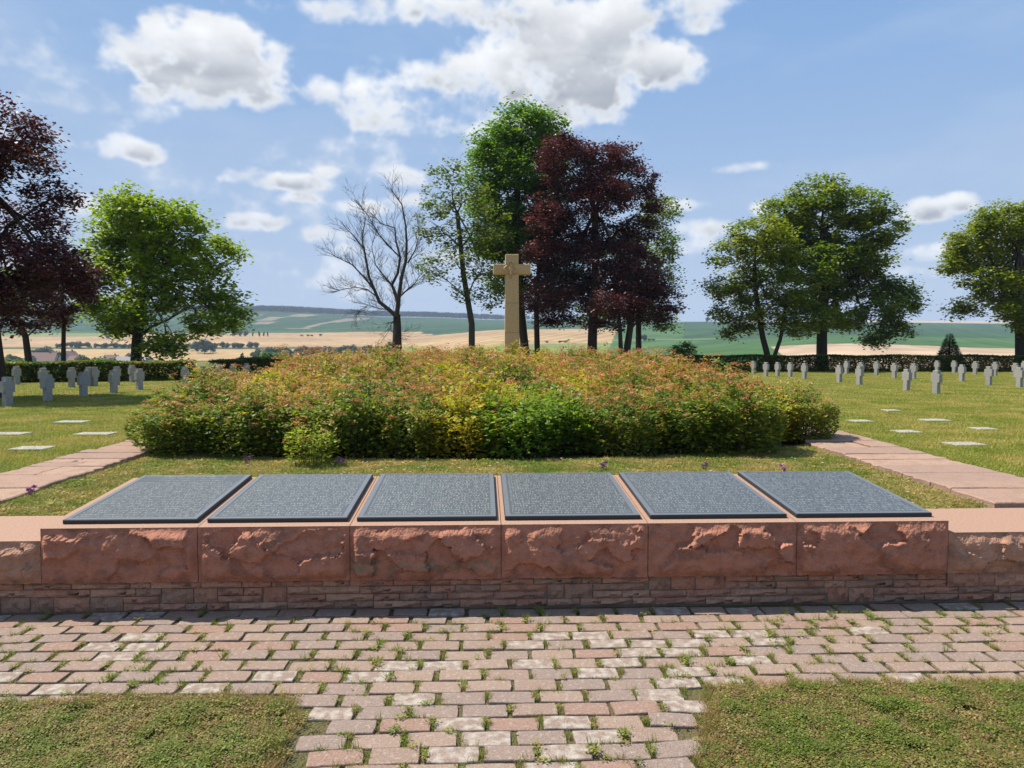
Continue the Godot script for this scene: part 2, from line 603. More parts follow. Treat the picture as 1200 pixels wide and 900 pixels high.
func ground() -> void:
	soft.noise_type = FastNoiseLite.TYPE_SIMPLEX_SMOOTH
	soft.frequency = 0.05
	soft.fractal_octaves = 3
	soft.seed = 11
	var field := structure("ground")
	var far := MB.new()
	far.quad(Vector3(-400, -0.12, 300), Vector3(400, -0.12, 300), Vector3(400, -0.12, -4.9), Vector3(-400, -0.12, -4.9), Color(.14, .15, .05))
	part("outer_turf", far.mesh(M.lawn), field)
	var fore := MB.new()
	fore.grid(220, 160, func(i: int, j: int):
		var x := lerpf(-6.5, 6.5, i / 220.0)
		var z := lerpf(3.0, -4.72, j / 160.0)
		var y := -0.012 if paved(x, z) else 0.002 + 0.012 * soft.get_noise_2d(x * 40.0, z * 40.0)
		return Vector3(x, y, z),
		func(p: Vector3):
			if p.y < -0.0115:
				return Color(.185, .145, .085).lerp(Color(.115, .125, .04), clampf(soft.get_noise_2d(p.x * 50.0, p.z * 50.0) + 0.35, 0, 1))
			return Color(.13, .095, .045).lerp(Color(.085, .09, .028), clampf(soft.get_noise_2d(p.x * 40.0, p.z * 40.0) * 1.4 + 0.5, 0, 1)))
	part("forecourt_soil", fore.mesh(M.soil), field)
	var lawn := structure("lawn")
	var wide := MB.new()
	wide.grid(120, 44, func(i: int, j: int):
		return Vector3(lerpf(-90.0, 90.0, i / 120.0), LAWN - 0.012, lerpf(-5.3, -49.3, j / 44.0)), turf_tint)
	part("turf", wide.mesh(M.lawn), lawn)
	var close := MB.new()
	close.grid(230, 180, func(i: int, j: int):
		var x := lerpf(-11.5, 11.5, i / 230.0)
		var z := lerpf(-5.3, -23.3, j / 180.0)
		return Vector3(x, LAWN + mound(x, z) + 0.010 * soft.get_noise_2d(x * 30.0, z * 30.0), z),
		func(p: Vector3):
			if in_bed(p.x, p.z):
				return Color(.055, .042, .030)
			return turf_tint(p))
	part("turf", close.mesh(M.lawn), lawn)


func brick_mesh(dice: RandomNumberGenerator) -> ArrayMesh:   # a worn clay paver, its top at y = 0
	var mb := MB.new()
	var lx := 0.1045
	var lz := 0.0605
	var ring := []
	for q in [[-1, -1], [-.35, -1.0], [.35, -1.0], [1, -1], [1, .1], [1, 1], [.3, 1.0], [-.3, 1.0], [-1, 1], [-1, -.1]]:
		var corner: bool = absf(q[0]) == 1.0 and absf(q[1]) == 1.0
		var s := 0.982 if corner else 1.0
		ring.append(Vector2(q[0] * lx * s + dice.randf_range(-.003, .003), q[1] * lz * s + dice.randf_range(-.003, .003)))
	var m := ring.size()
	var mid := Vector3(0, 0.0, 0)
	for i in m:
		var a: Vector2 = ring[i]
		var b: Vector2 = ring[(i + 1) % m]
		var ya := -0.0015
		var ta := Vector3(a.x * 0.98, ya, a.y * 0.96)
		var tb := Vector3(b.x * 0.98, ya, b.y * 0.96)
		var ea := Vector3(a.x, -0.005, a.y)
		var eb := Vector3(b.x, -0.005, b.y)
		mb.tri(mid, tb, ta)
		mb.quad(ta, tb, eb, ea)
		mb.quad(ea, eb, eb + Vector3(0, -.05, 0), ea + Vector3(0, -.05, 0))
	return mb.mesh()


func brick_sort(a: Array, b: Array) -> bool:
	return a[0] > b[0]


func forecourt() -> void:
	var dice := RandomNumberGenerator.new()
	dice.seed = 21
	var shapes := []
	for i in 7:
		shapes.append(brick_mesh(dice))
	var node := structure("pavement")
	var spots := []
	var joints := []
	var tints := []
	for row in 28:
		var zc := -4.628 + row * 0.127
		var x := -5.2 + (0.1125 if row % 2 else 0.0) + dice.randf_range(-.02, .02)
		while x < 5.3:
			var z := zc + 0.020 * sin(x * 1.3 + row * 0.25) + 0.004 * sin(x * 4.1 + row * 0.5) + dice.randf_range(-.004, .004) + (0.012 * x if row > 0 else 0.006 * x)
			var y := dice.randf_range(-.003, .004)
			var keep := paved(x - 0.02, z) and paved(x + 0.02, z)
			if keep and z > -4.70:
				var b := Basis.from_euler(Vector3(dice.randf_range(-.014, .014), dice.randf_range(-.04, .04) + (PI if dice.randf() < .5 else 0.0), dice.randf_range(-.014, .014)))
				if z > -3.45 and (x < -0.55 or x > 0.6):
					b = Basis.from_euler(Vector3(0, dice.randf_range(-.14, .14), 0)) * b
				b = b.scaled_local(Vector3(dice.randf_range(.93, 1.04), 1, dice.randf_range(.90, .98)))
				var p := Vector3(x, y, z)
				var px := seen_at(p)
				var shown := px.x > -25 and px.x < 1225 and px.y > 600 and px.y < 915
				var size := (1000.0 if shown else 0.0) + px.y * 0.1 - absf(px.x - 600) * 0.05
				spots.append([size, Transform3D(b, p), px])
			if keep or (paved(x, z) and z > -4.70):
				joints.append([Vector3(x + 0.1125, -0.002, z), 0])
				for q in 3:
					joints.append([Vector3(x + dice.randf_range(-.1, .1), -0.003, z + 0.0635), 1])
			x += 0.2265 + dice.randf_range(-.006, .006)
	spots.sort_custom(brick_sort)
	var rest := MB.new()
	for i in spots.size():
		var px: Vector2 = spots[i][2]
		var pale: float = 0.06
		if Rect2(600, 738, 250, 50).has_point(px) or Rect2(70, 740, 100, 30).has_point(px): pale = 0.42
		elif Rect2(600, 738, 330, 75).has_point(px): pale = 0.25
		elif px.y > 800 and px.y < 990: pale = 0.20
		elif px.y > 745: pale = 0.08
		var mat: Material = M.brick_lichen if dice.randf() < pale else M.brick[dice.randi() % 5]
		var shape: ArrayMesh = shapes[dice.randi() % 7]
		if i < 300:
			var o := part("brick", shape, node, mat)
			o.transform = spots[i][1]
		else:
			var arr := shape.surface_get_arrays(0)
			var k := rest.v.size()
			var tr: Transform3D = spots[i][1]
			for q in arr[Mesh.ARRAY_VERTEX].size():
				rest.v.append(tr * arr[Mesh.ARRAY_VERTEX][q])
				rest.n.append((tr.basis * arr[Mesh.ARRAY_NORMAL][q]).normalized())
				rest.c.append(Color.WHITE)
			for q in arr[Mesh.ARRAY_INDEX]:
				rest.idx.append(q + k)
	var more := part("further_bricks", rest.mesh(M.brick[0]), node)
	more.set_meta("kind", "stuff")
	# moss, grass and weeds in the joints
	var tufts := [tuft(dice, 16, .026, .018, .0035, 0.5), tuft(dice, 12, .040, .014, .003, 0.7), rosette(dice, 16, .022, .012)]
	var places := [[], [], []]
	var cols := [[], [], []]
	for j in joints:
		var p: Vector3 = j[0]
		var lush := soft.get_noise_2d(p.x * 16.0 + 90.0, p.z * 16.0)
		var chance := (0.90 if j[1] == 0 else 0.50) + lush * 0.8
		if p.z < -4.45: chance *= 0.45
		if dice.randf() > chance:
			continue
		var count := dice.randi_range(4, 8) if j[1] == 0 else dice.randi_range(1, 3)
		for q in count:
			var o := Vector3(dice.randf_range(-.008, .008), 0, dice.randf_range(-.04, .04)) if j[1] == 0 else Vector3(dice.randf_range(-.03, .03), 0, dice.randf_range(-.006, .006))
			var kind := 0 if dice.randf() < .55 else (1 if dice.randf() < .5 else 2)
			var s := dice.randf_range(.5, 1.1) + maxf(lush, 0.0) * 0.7
			places[kind].append(Transform3D(Basis(Vector3.UP, dice.randf() * TAU).scaled(Vector3(s, s * dice.randf_range(.6, 1.3), s)), p + o))
			var dry := clampf(dice.randf() * 1.1 - 0.25 - lush * 0.4, 0, 1)
			cols[kind].append(Color(.20, .255, .045).lerp(Color(.40, .31, .13), dry) * dice.randf_range(.75, 1.2))
	for k in 3:
		stuff("grass", tufts[k], places[k], cols[k], ["short grass growing in the joints of the brick paving", "taller grass blades in the joints of the brick paving", "small round weeds in the joints of the brick paving"][k], "grass")


# a tuft of blades; the copies' colours give the hue, so the blades only vary round white
func tuft(dice: RandomNumberGenerator, count: int, high: float, spread: float, wide: float, lean: float) -> ArrayMesh:
	var mb := MB.new()
	for i in count:
		var a := dice.randf() * TAU
		var r := sqrt(dice.randf()) * spread
		var p := Vector3(cos(a) * r, -0.004, sin(a) * r)
		var b := dice.randf() * TAU
		var h := high * dice.randf_range(.45, 1.15)
		var tip := p + Vector3(cos(b) * lean * h + cos(a) * h * 0.35, h, sin(b) * lean * h + sin(a) * h * 0.35)
		var side := Vector3(-sin(b), 0, cos(b)).rotated(Vector3.UP, dice.randf_range(-.9, .9))
		var k := dice.randf_range(.65, 1.35)
		mb.blade(p, tip, side, wide * dice.randf_range(.7, 1.4), Color(k * dice.randf_range(.9, 1.25), k, k * dice.randf_range(.7, 1.1)))
	return mb.mesh(M.grass)


func rosette(dice: RandomNumberGenerator, count: int, spread: float, leaf_: float) -> ArrayMesh:   # clover-like ground cover
	var mb := MB.new()
	for i in count:
		var a := dice.randf() * TAU
		var r := sqrt(dice.randf()) * spread
		var p := Vector3(cos(a) * r, dice.randf_range(.004, .020), sin(a) * r)
		var b := dice.randf() * TAU
		var along := Vector3(cos(b), dice.randf_range(-.35, .5), sin(b)).normalized()
		var side := along.cross(Vector3(dice.randf_range(-.4, .4), 1, dice.randf_range(-.4, .4))).normalized()
		var k := dice.randf_range(.65, 1.35)
		mb.leaf(p, along, side, leaf_ * dice.randf_range(.7, 1.3), leaf_ * dice.randf_range(.6, 1.0), Color(k * dice.randf_range(.85, 1.15), k, k * dice.randf_range(.7, 1.0)))
	return mb.mesh(M.grass)


func slabs(node: Node3D, left: Callable, right: Callable, z0: float, z1: float, seed_: int) -> void:
	var dice := RandomNumberGenerator.new()
	dice.seed = seed_
	var z := z0
	while z > z1:
		var run := dice.randf_range(.22, .62)
		var skew := dice.randf_range(-.10, .10)
		var cuts := [0.0, 1.0]
		if dice.randf() < .35:
			cuts = [0.0, dice.randf_range(.35, .65), 1.0]
		for q in cuts.size() - 1:
			var mb := MB.new()
			var top := LAWN + 0.050 + dice.randf_range(-.014, .014)
			var g := 0.006
			var zn := z - run
			var xa0: float = lerpf(left.call(z), right.call(z), cuts[q]) + g
			var xb0: float = lerpf(left.call(z), right.call(z), cuts[q + 1]) - g
			var xa1: float = lerpf(left.call(zn), right.call(zn), cuts[q]) + g
			var xb1: float = lerpf(left.call(zn), right.call(zn), cuts[q + 1]) - g
			var ring := []
			for s in 7:
				ring.append(Vector3(lerpf(xa0, xb0, s / 6.0), top, z - g + skew * (lerpf(cuts[q], cuts[q + 1], s / 6.0) - .5) * 0.0 + dice.randf_range(-.006, .006)))
			for s in 5:
				ring.append(Vector3(lerpf(xb0, xb1, (s + 1) / 6.0) + dice.randf_range(-.025, .025), top, lerpf(z - g, zn + g, (s + 1) / 6.0)))
			for s in 7:
				ring.append(Vector3(lerpf(xb1, xa1, s / 6.0), top, zn + g + dice.randf_range(-.006, .006)))
			for s in 5:
				ring.append(Vector3(lerpf(xa1, xa0, (s + 1) / 6.0) + dice.randf_range(-.025, .025), top, lerpf(zn + g, z - g, (s + 1) / 6.0)))
			var mid := Vector3.ZERO
			for p in ring:
				mid += p
			mid /= ring.size()
			for s in ring.size():
				var a: Vector3 = ring[s]
				var b: Vector3 = ring[(s + 1) % ring.size()]
				var ta := a + (mid - a).normalized() * 0.012
				var tb := b + (mid - b).normalized() * 0.012
				var da := Vector3(0, -0.007, 0)
				mb.tri(mid, ta, tb)
				mb.quad(ta, a + da, b + da, tb)
				mb.quad(a + da, a + Vector3(0, -.12, 0), b + Vector3(0, -.12, 0), b + da)
			part("slab", mb.mesh(M.slab[dice.randi() % 3]), node)
		z -= run


func paths() -> void:
	var one := structure("footpath_left")
	slabs(one, func(z): return -4.34 + 0.02 * z * 0.2, func(z): return -3.60 + 0.012 * (z + 5.4), -5.42, -19.5, 5)
	var two := structure("footpath_right")
	slabs(two, func(z): return 3.72 - 0.055 * (z + 5.4), func(z): return 4.68 - 0.042 * (z + 5.4), -5.42, -19.5, 9)


# ---------------------------------------------------------------- the wall and its plaques
func rock_block(x0: float, x1: float, y0: float, y1: float, depth: float, rise: float, seed_: int, band := false) -> Array:   # [rock face, sawn top]
	var mb := MB.new()
	var facet := FastNoiseLite.new()
	facet.noise_type = FastNoiseLite.TYPE_CELLULAR
	facet.cellular_return_type = FastNoiseLite.RETURN_DISTANCE2_SUB
	facet.cellular_jitter = 1.0
	facet.frequency = 4.6
	facet.fractal_octaves = 1
	facet.seed = seed_
	facet.domain_warp_enabled = true
	facet.domain_warp_amplitude = 0.12
	facet.domain_warp_frequency = 4.0
	var plate := FastNoiseLite.new()
	plate.noise_type = FastNoiseLite.TYPE_CELLULAR
	plate.cellular_return_type = FastNoiseLite.RETURN_CELL_VALUE
	plate.frequency = 5.2
	plate.seed = seed_ + 9
	plate.fractal_octaves = 1
	plate.domain_warp_enabled = true
	plate.domain_warp_amplitude = 0.10
	plate.domain_warp_frequency = 7.0
	var rough := FastNoiseLite.new()
	rough.noise_type = FastNoiseLite.TYPE_SIMPLEX_SMOOTH
	rough.frequency = 6.0
	rough.fractal_octaves = 5
	rough.fractal_gain = 0.55
	rough.seed = seed_ + 4
	var w := x1 - x0
	var h := y1 - y0
	var nx := int(w / 0.0085)
	var ny := int(h / 0.0085)
	mb.grid(nx, ny, func(i: int, j: int):
		var x := w * i / nx
		var y := h * j / ny
		var edge := smoothstep(0.0, 0.05, minf(x, w - x)) * smoothstep(0.0, 0.05, y) * smoothstep(0.0, 0.065, h - y)
		var fx := x + seed_ * 3.7
		var z := 0.020 + 0.020 * rough.get_noise_2d(fx, y * 1.3) - 0.030 * clampf(0.42 + facet.get_noise_2d(fx, y * 1.5) * 0.5, 0.0, 1.0) + 0.026 * plate.get_noise_2d(fx, y * 1.6)
		z += 0.016 * sin(PI * y / h)
		var rim := 0.004 * rough.get_noise_2d(fx * 3.0, y * 3.0)
		var sag := rim * (1.0 if j < ny else 0.3)
		return Vector3(x, y + (0.006 * rough.get_noise_2d(fx * 2.0, 7.0) if j == 0 else 0.0), maxf(z, -0.004) * edge + sag),
		func(p: Vector3):   # an old tide of lichen along the lower third
			if not band: return Color.WHITE
			var m := smoothstep(.035, .06, p.y + .03 * rough.get_noise_2d(p.x * .6, 3.0)) * smoothstep(.135, .115, p.y + .05 * rough.get_noise_2d(p.x * .5, 9.0))
			m *= smoothstep(-.25, .2, rough.get_noise_2d(p.x * 1.6, p.y * 4.0))
			return Color.WHITE.lerp(Color(.60, 1.55, 1.45), m * .9))
	mb.quad(Vector3(0, 0, 0), Vector3(0, h, 0), Vector3(0, h + rise, -depth), Vector3(0, 0, -depth))
	mb.quad(Vector3(w, 0, 0), Vector3(w, 0, -depth), Vector3(w, h + rise, -depth), Vector3(w, h, 0))
	mb.quad(Vector3(0, 0, -depth), Vector3(0, h + rise, -depth), Vector3(w, h + rise, -depth), Vector3(w, 0, -depth))
	mb.quad(Vector3(0, 0, 0), Vector3(0, 0, -depth), Vector3(w, 0, -depth), Vector3(w, 0, 0))
	var top := MB.new()
	var lift := Vector3(0, 0.001, 0)
	top.quad(Vector3(0, h, -0.001) + lift, Vector3(w, h, -0.001) + lift, Vector3(w, h + rise, -depth) + lift, Vector3(0, h + rise, -depth) + lift)
	return [mb, top]


func wall_stone(dice: RandomNumberGenerator) -> ArrayMesh:   # a split stone, one unit each way, its face at z = 0 looking to +z
	var mb := MB.new()
	var pts := []
	for j in 4:
		var row := []
		for i in 6:
			var inner := i > 0 and i < 5 and j > 0 and j < 3
			row.append(Vector3(i / 5.0 + (dice.randf_range(-.05, .05) if inner else 0.0), j / 3.0 + (dice.randf_range(-.06, .06) if i > 0 and i < 5 else 0.0) * (1.0 if inner else 0.4), dice.randf_range(-.004, .014) if inner else dice.randf_range(-.012, -.003)))
		pts.append(row)
	for j in 3:
		for i in 5:
			mb.quad(pts[j][i], pts[j][i + 1], pts[j + 1][i + 1], pts[j + 1][i])
	for i in 5:
		mb.quad(pts[3][i], pts[3][i + 1], pts[3][i + 1] + Vector3(0, 0, -.1), pts[3][i] + Vector3(0, 0, -.1))
		mb.quad(pts[0][i + 1], pts[0][i], pts[0][i] + Vector3(0, 0, -.1), pts[0][i + 1] + Vector3(0, 0, -.1))
	for j in 3:
		mb.quad(pts[j + 1][0], pts[j][0], pts[j][0] + Vector3(0, 0, -.1), pts[j + 1][0] + Vector3(0, 0, -.1))
		mb.quad(pts[j][5], pts[j + 1][5], pts[j + 1][5] + Vector3(0, 0, -.1), pts[j][5] + Vector3(0, 0, -.1))
	return mb.mesh()


func memorial_wall() -> void:
	var dice := RandomNumberGenerator.new()
	dice.seed = 4
	var wall := thing("memorial_wall", Vector3(0, 0, WALL_Z), "low red sandstone wall of rough-faced blocks on thin split courses", "wall")
	var core := MB.new()
	core.box(Vector3(-5.5, -.05, -.62), Vector3(5.8, .188, -.022))
	part("core", core.mesh(M.core), wall)
	var shapes := []
	for i in 8:
		shapes.append(wall_stone(dice))
	var x := -3.75
	var levels := [0.0, .048, .094, .141, .186]
	var busy := [x, x, x, x]
	for step in 400:
		var k := 0
		for q in 4:
			if busy[q] < busy[k] - 0.001:
				k = q
		var at: float = busy[k]
		if at > 4.2:
			break
		var run := dice.randf_range(.11, .36)
		var tall := 1
		if k < 3 and absf(busy[k + 1] - at) < 0.035 and dice.randf() < .7:
			tall = 2
			at = maxf(at, busy[k + 1])
			run = dice.randf_range(.10, .22)
		var o := part("stone", shapes[dice.randi() % 8], wall, M.stone[dice.randi() % 5])
		o.position = Vector3(at + .003, levels[k] + .0025, dice.randf_range(-.014, .0))
		o.scale = Vector3(run - .006, levels[k + tall] - levels[k] - .005, 1.0)
		for q in tall:
			busy[k + q] = at + run
	var cuts := [-2.655, -1.725, -.81, .113, 1.023, 1.957, 2.925]
	var mats := [M.block, M.block, M.block_moss, M.block, M.block, M.block]
	for i in 6:
		var r := rock_block(cuts[i] + .002, cuts[i + 1] - .002, .187, .522, 1.25, .097, i + 1, i == 2)
		var o := part("block", r[0].mesh(mats[i]), wall)
		o.position = Vector3(cuts[i] + .002, .187, .02)
		if i == 2:
			tag(o, "red block with a green-grey lichen band", "")
		part("sawn_top", r[1].mesh(M.sawn), o)
	for e in [[-4.05, -2.660], [-5.5, -4.055], [2.930, 4.35], [4.355, 5.8]]:
		var r := rock_block(e[0], e[1], .187, .445, .70, .004, int(e[0] * 3.0) + 40)
		var o := part("end_block", r[0].mesh(M.block_pale), wall)
		o.position = Vector3(e[0], .187, .012)
		part("sawn_top", r[1].mesh(M.sawn), o)
	# the plaques lie on the sloping block tops
	var said := ["bronze name plaque with a plain heading band, at the end of the row", "bronze name plaque lying next to the one with the heading band", "bronze name plaque on the block with the green lichen band",
		"fourth bronze name plaque counted from the one with the heading band", "fifth bronze name plaque counted from the one with the heading band", "bronze name plaque at the row's end away from the heading plaque"]
	var inset := [[.088, .03], [.03, .028], [.03, .026], [.026, .03], [.03, .03], [.03, .058]]
	for i in 6:
		var x0: float = cuts[i] + inset[i][0]
		var w: float = cuts[i + 1] - inset[i][1] - x0
		var t := thing("memorial_plaque", Vector3(x0, .5295, -4.765), said[i], "plaque", "bronze name plaques on the wall")
		t.rotation.x = atan(.097 / 1.25)
		var long := 1.135
		var plate := MB.new()
		plate.box(Vector3(0, 0, -long), Vector3(w, .026, 0), Color.WHITE, .003)
		part("plate", plate.mesh(M.metal_edge), t)
		var frame := MB.new()
		var b := .036
		frame.box(Vector3(.004, .0262, -b), Vector3(w - .004, .0285, -.004), Color.WHITE, .001)
		frame.box(Vector3(.004, .0262, -long + .004), Vector3(w - .004, .0285, -long + b * .6), Color.WHITE, .001)
		frame.box(Vector3(.004, .0262, -long + b * .6), Vector3(b, .0285, -b), Color.WHITE, .001)
		frame.box(Vector3(w - b, .0262, -long + b * .6), Vector3(w - .004, .0285, -b), Color.WHITE, .001)
		part("border", frame.mesh(M.plaque_border), t)
		var face := MB.new()
		face.quad_uv(Vector3(b, .0268, -b), Vector3(w - b, .0268, -b), Vector3(w - b, .0268, -long + b * .6), Vector3(b, .0268, -long + b * .6))
		part("lettering", face.mesh(M.plaque_head if i == 0 else M.plaque_names[i % 2]), t)


func glyph_image(seed_: int, heading: bool) -> Array:   # rows of small raised capitals in columns, as on a roll of names
	var dice := RandomNumberGenerator.new()
	dice.seed = seed_
	var w := 768
	var h := 1024
	var col := Image.create(w, h, false, Image.FORMAT_RGB8)
	var up := Image.create(w, h, false, Image.FORMAT_RGB8)
	col.fill(srgb(.13, .138, .14))
	up.fill(Color(.2, .2, .2))
	var y := 14
	while y < h - 24:
		var cap := 24
		var step := 40
		if heading and y < 150:
			cap = 24
			step = 56
		var x := 16
		var word := dice.randi_range(4, 10)
		var ends := w - 16
		if heading and y < 150:
			x = 150
			ends = 640
		while x < ends:
			if word <= 0:
				word = dice.randi_range(3, 10)
				x += dice.randi_range(10, 22)
				continue
			var cw := 12
			var light := dice.randf_range(.34, .58)
			var c := srgb(light * .94, light * 1.0, light * .90)
			for q in dice.randi_range(2, 4):
				var r: Rect2i
				match dice.randi() % 5:
					0: r = Rect2i(x, y, 4, cap)
					1: r = Rect2i(x + cw - 4, y, 4, cap)
					2: r = Rect2i(x, y, cw, 4)
					3: r = Rect2i(x, y + cap / 2 - 2, cw, 4)
					_: r = Rect2i(x, y + cap - 4, cw, 4)
				col.fill_rect(r, c)
				up.fill_rect(r, Color.WHITE)
			x += cw + 6
			word -= 1
		y += step
	var m := StandardMaterial3D.new()
	m.albedo_texture = ImageTexture.create_from_image(col)
	m.roughness = 0.38
	m.metallic = 0.55
	m.metallic_specular = 0.5
	m.heightmap_enabled = true
	m.heightmap_texture = ImageTexture.create_from_image(up)
	m.heightmap_scale = 0.35
	return [m]


func plaque_materials() -> void:
	M.plaque_head = glyph_image(3, true)[0]
	M.plaque_names = [glyph_image(8, false)[0], glyph_image(14, false)[0]]
	M.plaque_border = plain(Color(.265, .28, .288), 0.36, noise_texture(0.03, 4, 90, [[0.0, srgb(.75, .75, .75)], [1.0, srgb(1, 1, 1)]]), 2.0)
	M.plaque_border.metallic = 0.6
	M.plaque_border.metallic_specular = 0.5


# ---------------------------------------------------------------- grass
func lawns() -> void:
	var dice := RandomNumberGenerator.new()
	dice.seed = 61
	# the two patches in front: moss, clover and thin dry grass
	var kinds := [rosette(dice, 28, .028, .0105), tuft(dice, 20, .028, .022, .003, 0.9), tuft(dice, 8, .060, .016, .0034, 0.8)]
	var places := [[], [], []]
	var cols := [[], [], []]
	for i in 64000:
		var x := dice.randf_range(-3.4, 3.8)
		var z := dice.randf_range(-3.70, -2.0)
		var ex := dice.randfn(0, .025)
		var ez := dice.randfn(0, .022)
		if paved(x + ex, z + ez) and paved(x, z + ez):
			continue
		if soft.get_noise_2d(x * 70.0 + 400.0, z * 70.0) > .34 and dice.randf() < .8:
			continue
		var a := soft.get_noise_2d(x * 30.0, z * 30.0)
		var b := soft.get_noise_2d(x * 90.0 + 30.0, z * 90.0)
		var edge := 0.0 if not (paved(x + .07, z) or paved(x - .07, z) or paved(x, z - .07)) else 0.45
		var dry := clampf(0.34 + a * .5 + b * 0.7 + edge + dice.randf_range(-.5, .5), 0, 1)
		if edge > 0.0 and dice.randf() < .25:
			continue
		var k := 0 if dice.randf() < .62 - edge else (1 if dice.randf() < .86 else 2)
		var s := dice.randf_range(.7, 1.25)
		places[k].append(Transform3D(Basis(Vector3.UP, dice.randf() * TAU).scaled(Vector3(s, s * dice.randf_range(.6, 1.1), s)), Vector3(x, 0.004 + 0.012 * soft.get_noise_2d(x * 40.0, z * 40.0) + maxf(-b, 0.0) * 0.022, z)))
		var c := Color(.175, .235, .037).lerp(Color(.38, .275, .12), dry)
		if dice.randf() < .05: c = Color(.30, .16, .10)
		cols[k].append(c * dice.randf_range(.7, 1.25))
	for k in 3:
		stuff("grass", kinds[k], places[k], cols[k], ["low clover and moss covering the front turf patches", "short half-dry grass in the front turf patches", "thin taller blades over the front turf patches"][k], "grass")
	# the strip between the wall and the bed
	var mid := [tuft(dice, 22, .045, .055, .006, 0.8), rosette(dice, 20, .055, .024)]
	places = [[], []]
	cols = [[], []]
	for i in 30000:
		var x := dice.randf_range(-3.75, 4.2)
		var z := dice.randf_range(-5.3, -8.9)
		if in_bed(x, z - 0.02) or (z > -5.98 and x > -2.66 and x < 2.93) or x < -3.64 or x > 3.70 - 0.055 * (z + 5.4):
			continue
		if z > -5.44:
			continue
		var a := soft.get_noise_2d(x * 26.0, z * 26.0)
		var b := soft.get_noise_2d(x * 80.0 + 30.0, z * 80.0)
		var dry := clampf(0.60 + a * 1.2 + b * 0.8 + dice.randf_range(-.25, .25), 0, 1)
		var k := 0 if dice.randf() < .68 else 1
		var s := dice.randf_range(.6, 1.2)
		places[k].append(Transform3D(Basis(Vector3.UP, dice.randf() * TAU).scaled(Vector3(s, s * dice.randf_range(.6, 1.15), s)), Vector3(x, LAWN + mound(x, z), z)))
		cols[k].append(Color(.20, .26, .042).lerp(Color(.46, .35, .15), dry) * dice.randf_range(.75, 1.2))
	for k in 2:
		stuff("grass", mid[k], places[k], cols[k], ["dry grass on the strip between wall and shrub bed", "low weeds on the strip between wall and shrub bed"][k], "grass")
	# the mown lawns on both sides
	var mown := [tuft(dice, 34, .040, .15, .012, 0.8), tuft(dice, 34, .035, .30, .02, 0.8)]
	places = [[], []]
	cols = [[], []]
	for i in 95000:
		var side := -1.0 if dice.randf() < .5 else 1.0
		var t := dice.randf()
		var z := -5.3 - 41.0 * t * t
		var x := side * dice.randf_range(4.4 if side < 0 else 4.7, 6.0 - z * 0.95)
		if side > 0 and x < 4.70 - 0.042 * (z + 5.4) and z > -19.6:
			continue
		var a := soft.get_noise_2d(x * 14.0, z * 14.0)
		var b := soft.get_noise_2d(x * 60.0 + 50.0, z * 60.0)
		var dry := clampf(0.34 + a * 0.9 + b * 0.7 + dice.randf_range(-.2, .2), 0, 1)
		var k := 0 if z > -17.0 else 1
		var s := dice.randf_range(.7, 1.2)
		places[k].append(Transform3D(Basis(Vector3.UP, dice.randf() * TAU).scaled(Vector3(s, dice.randf_range(.5, 1.0), s)), Vector3(x, LAWN - (0.0 if absf(x) < 11.4 else 0.012), z)))
		cols[k].append(Color(.245, .30, .046).lerp(Color(.50, .40, .15), dry) * dice.randf_range(.85, 1.15))
	for k in 2:
		stuff("grass", mown[k], places[k], cols[k], ["mown half-dry grass along the sandstone paths", "mown half-dry grass among the grave crosses"][k], "grass")


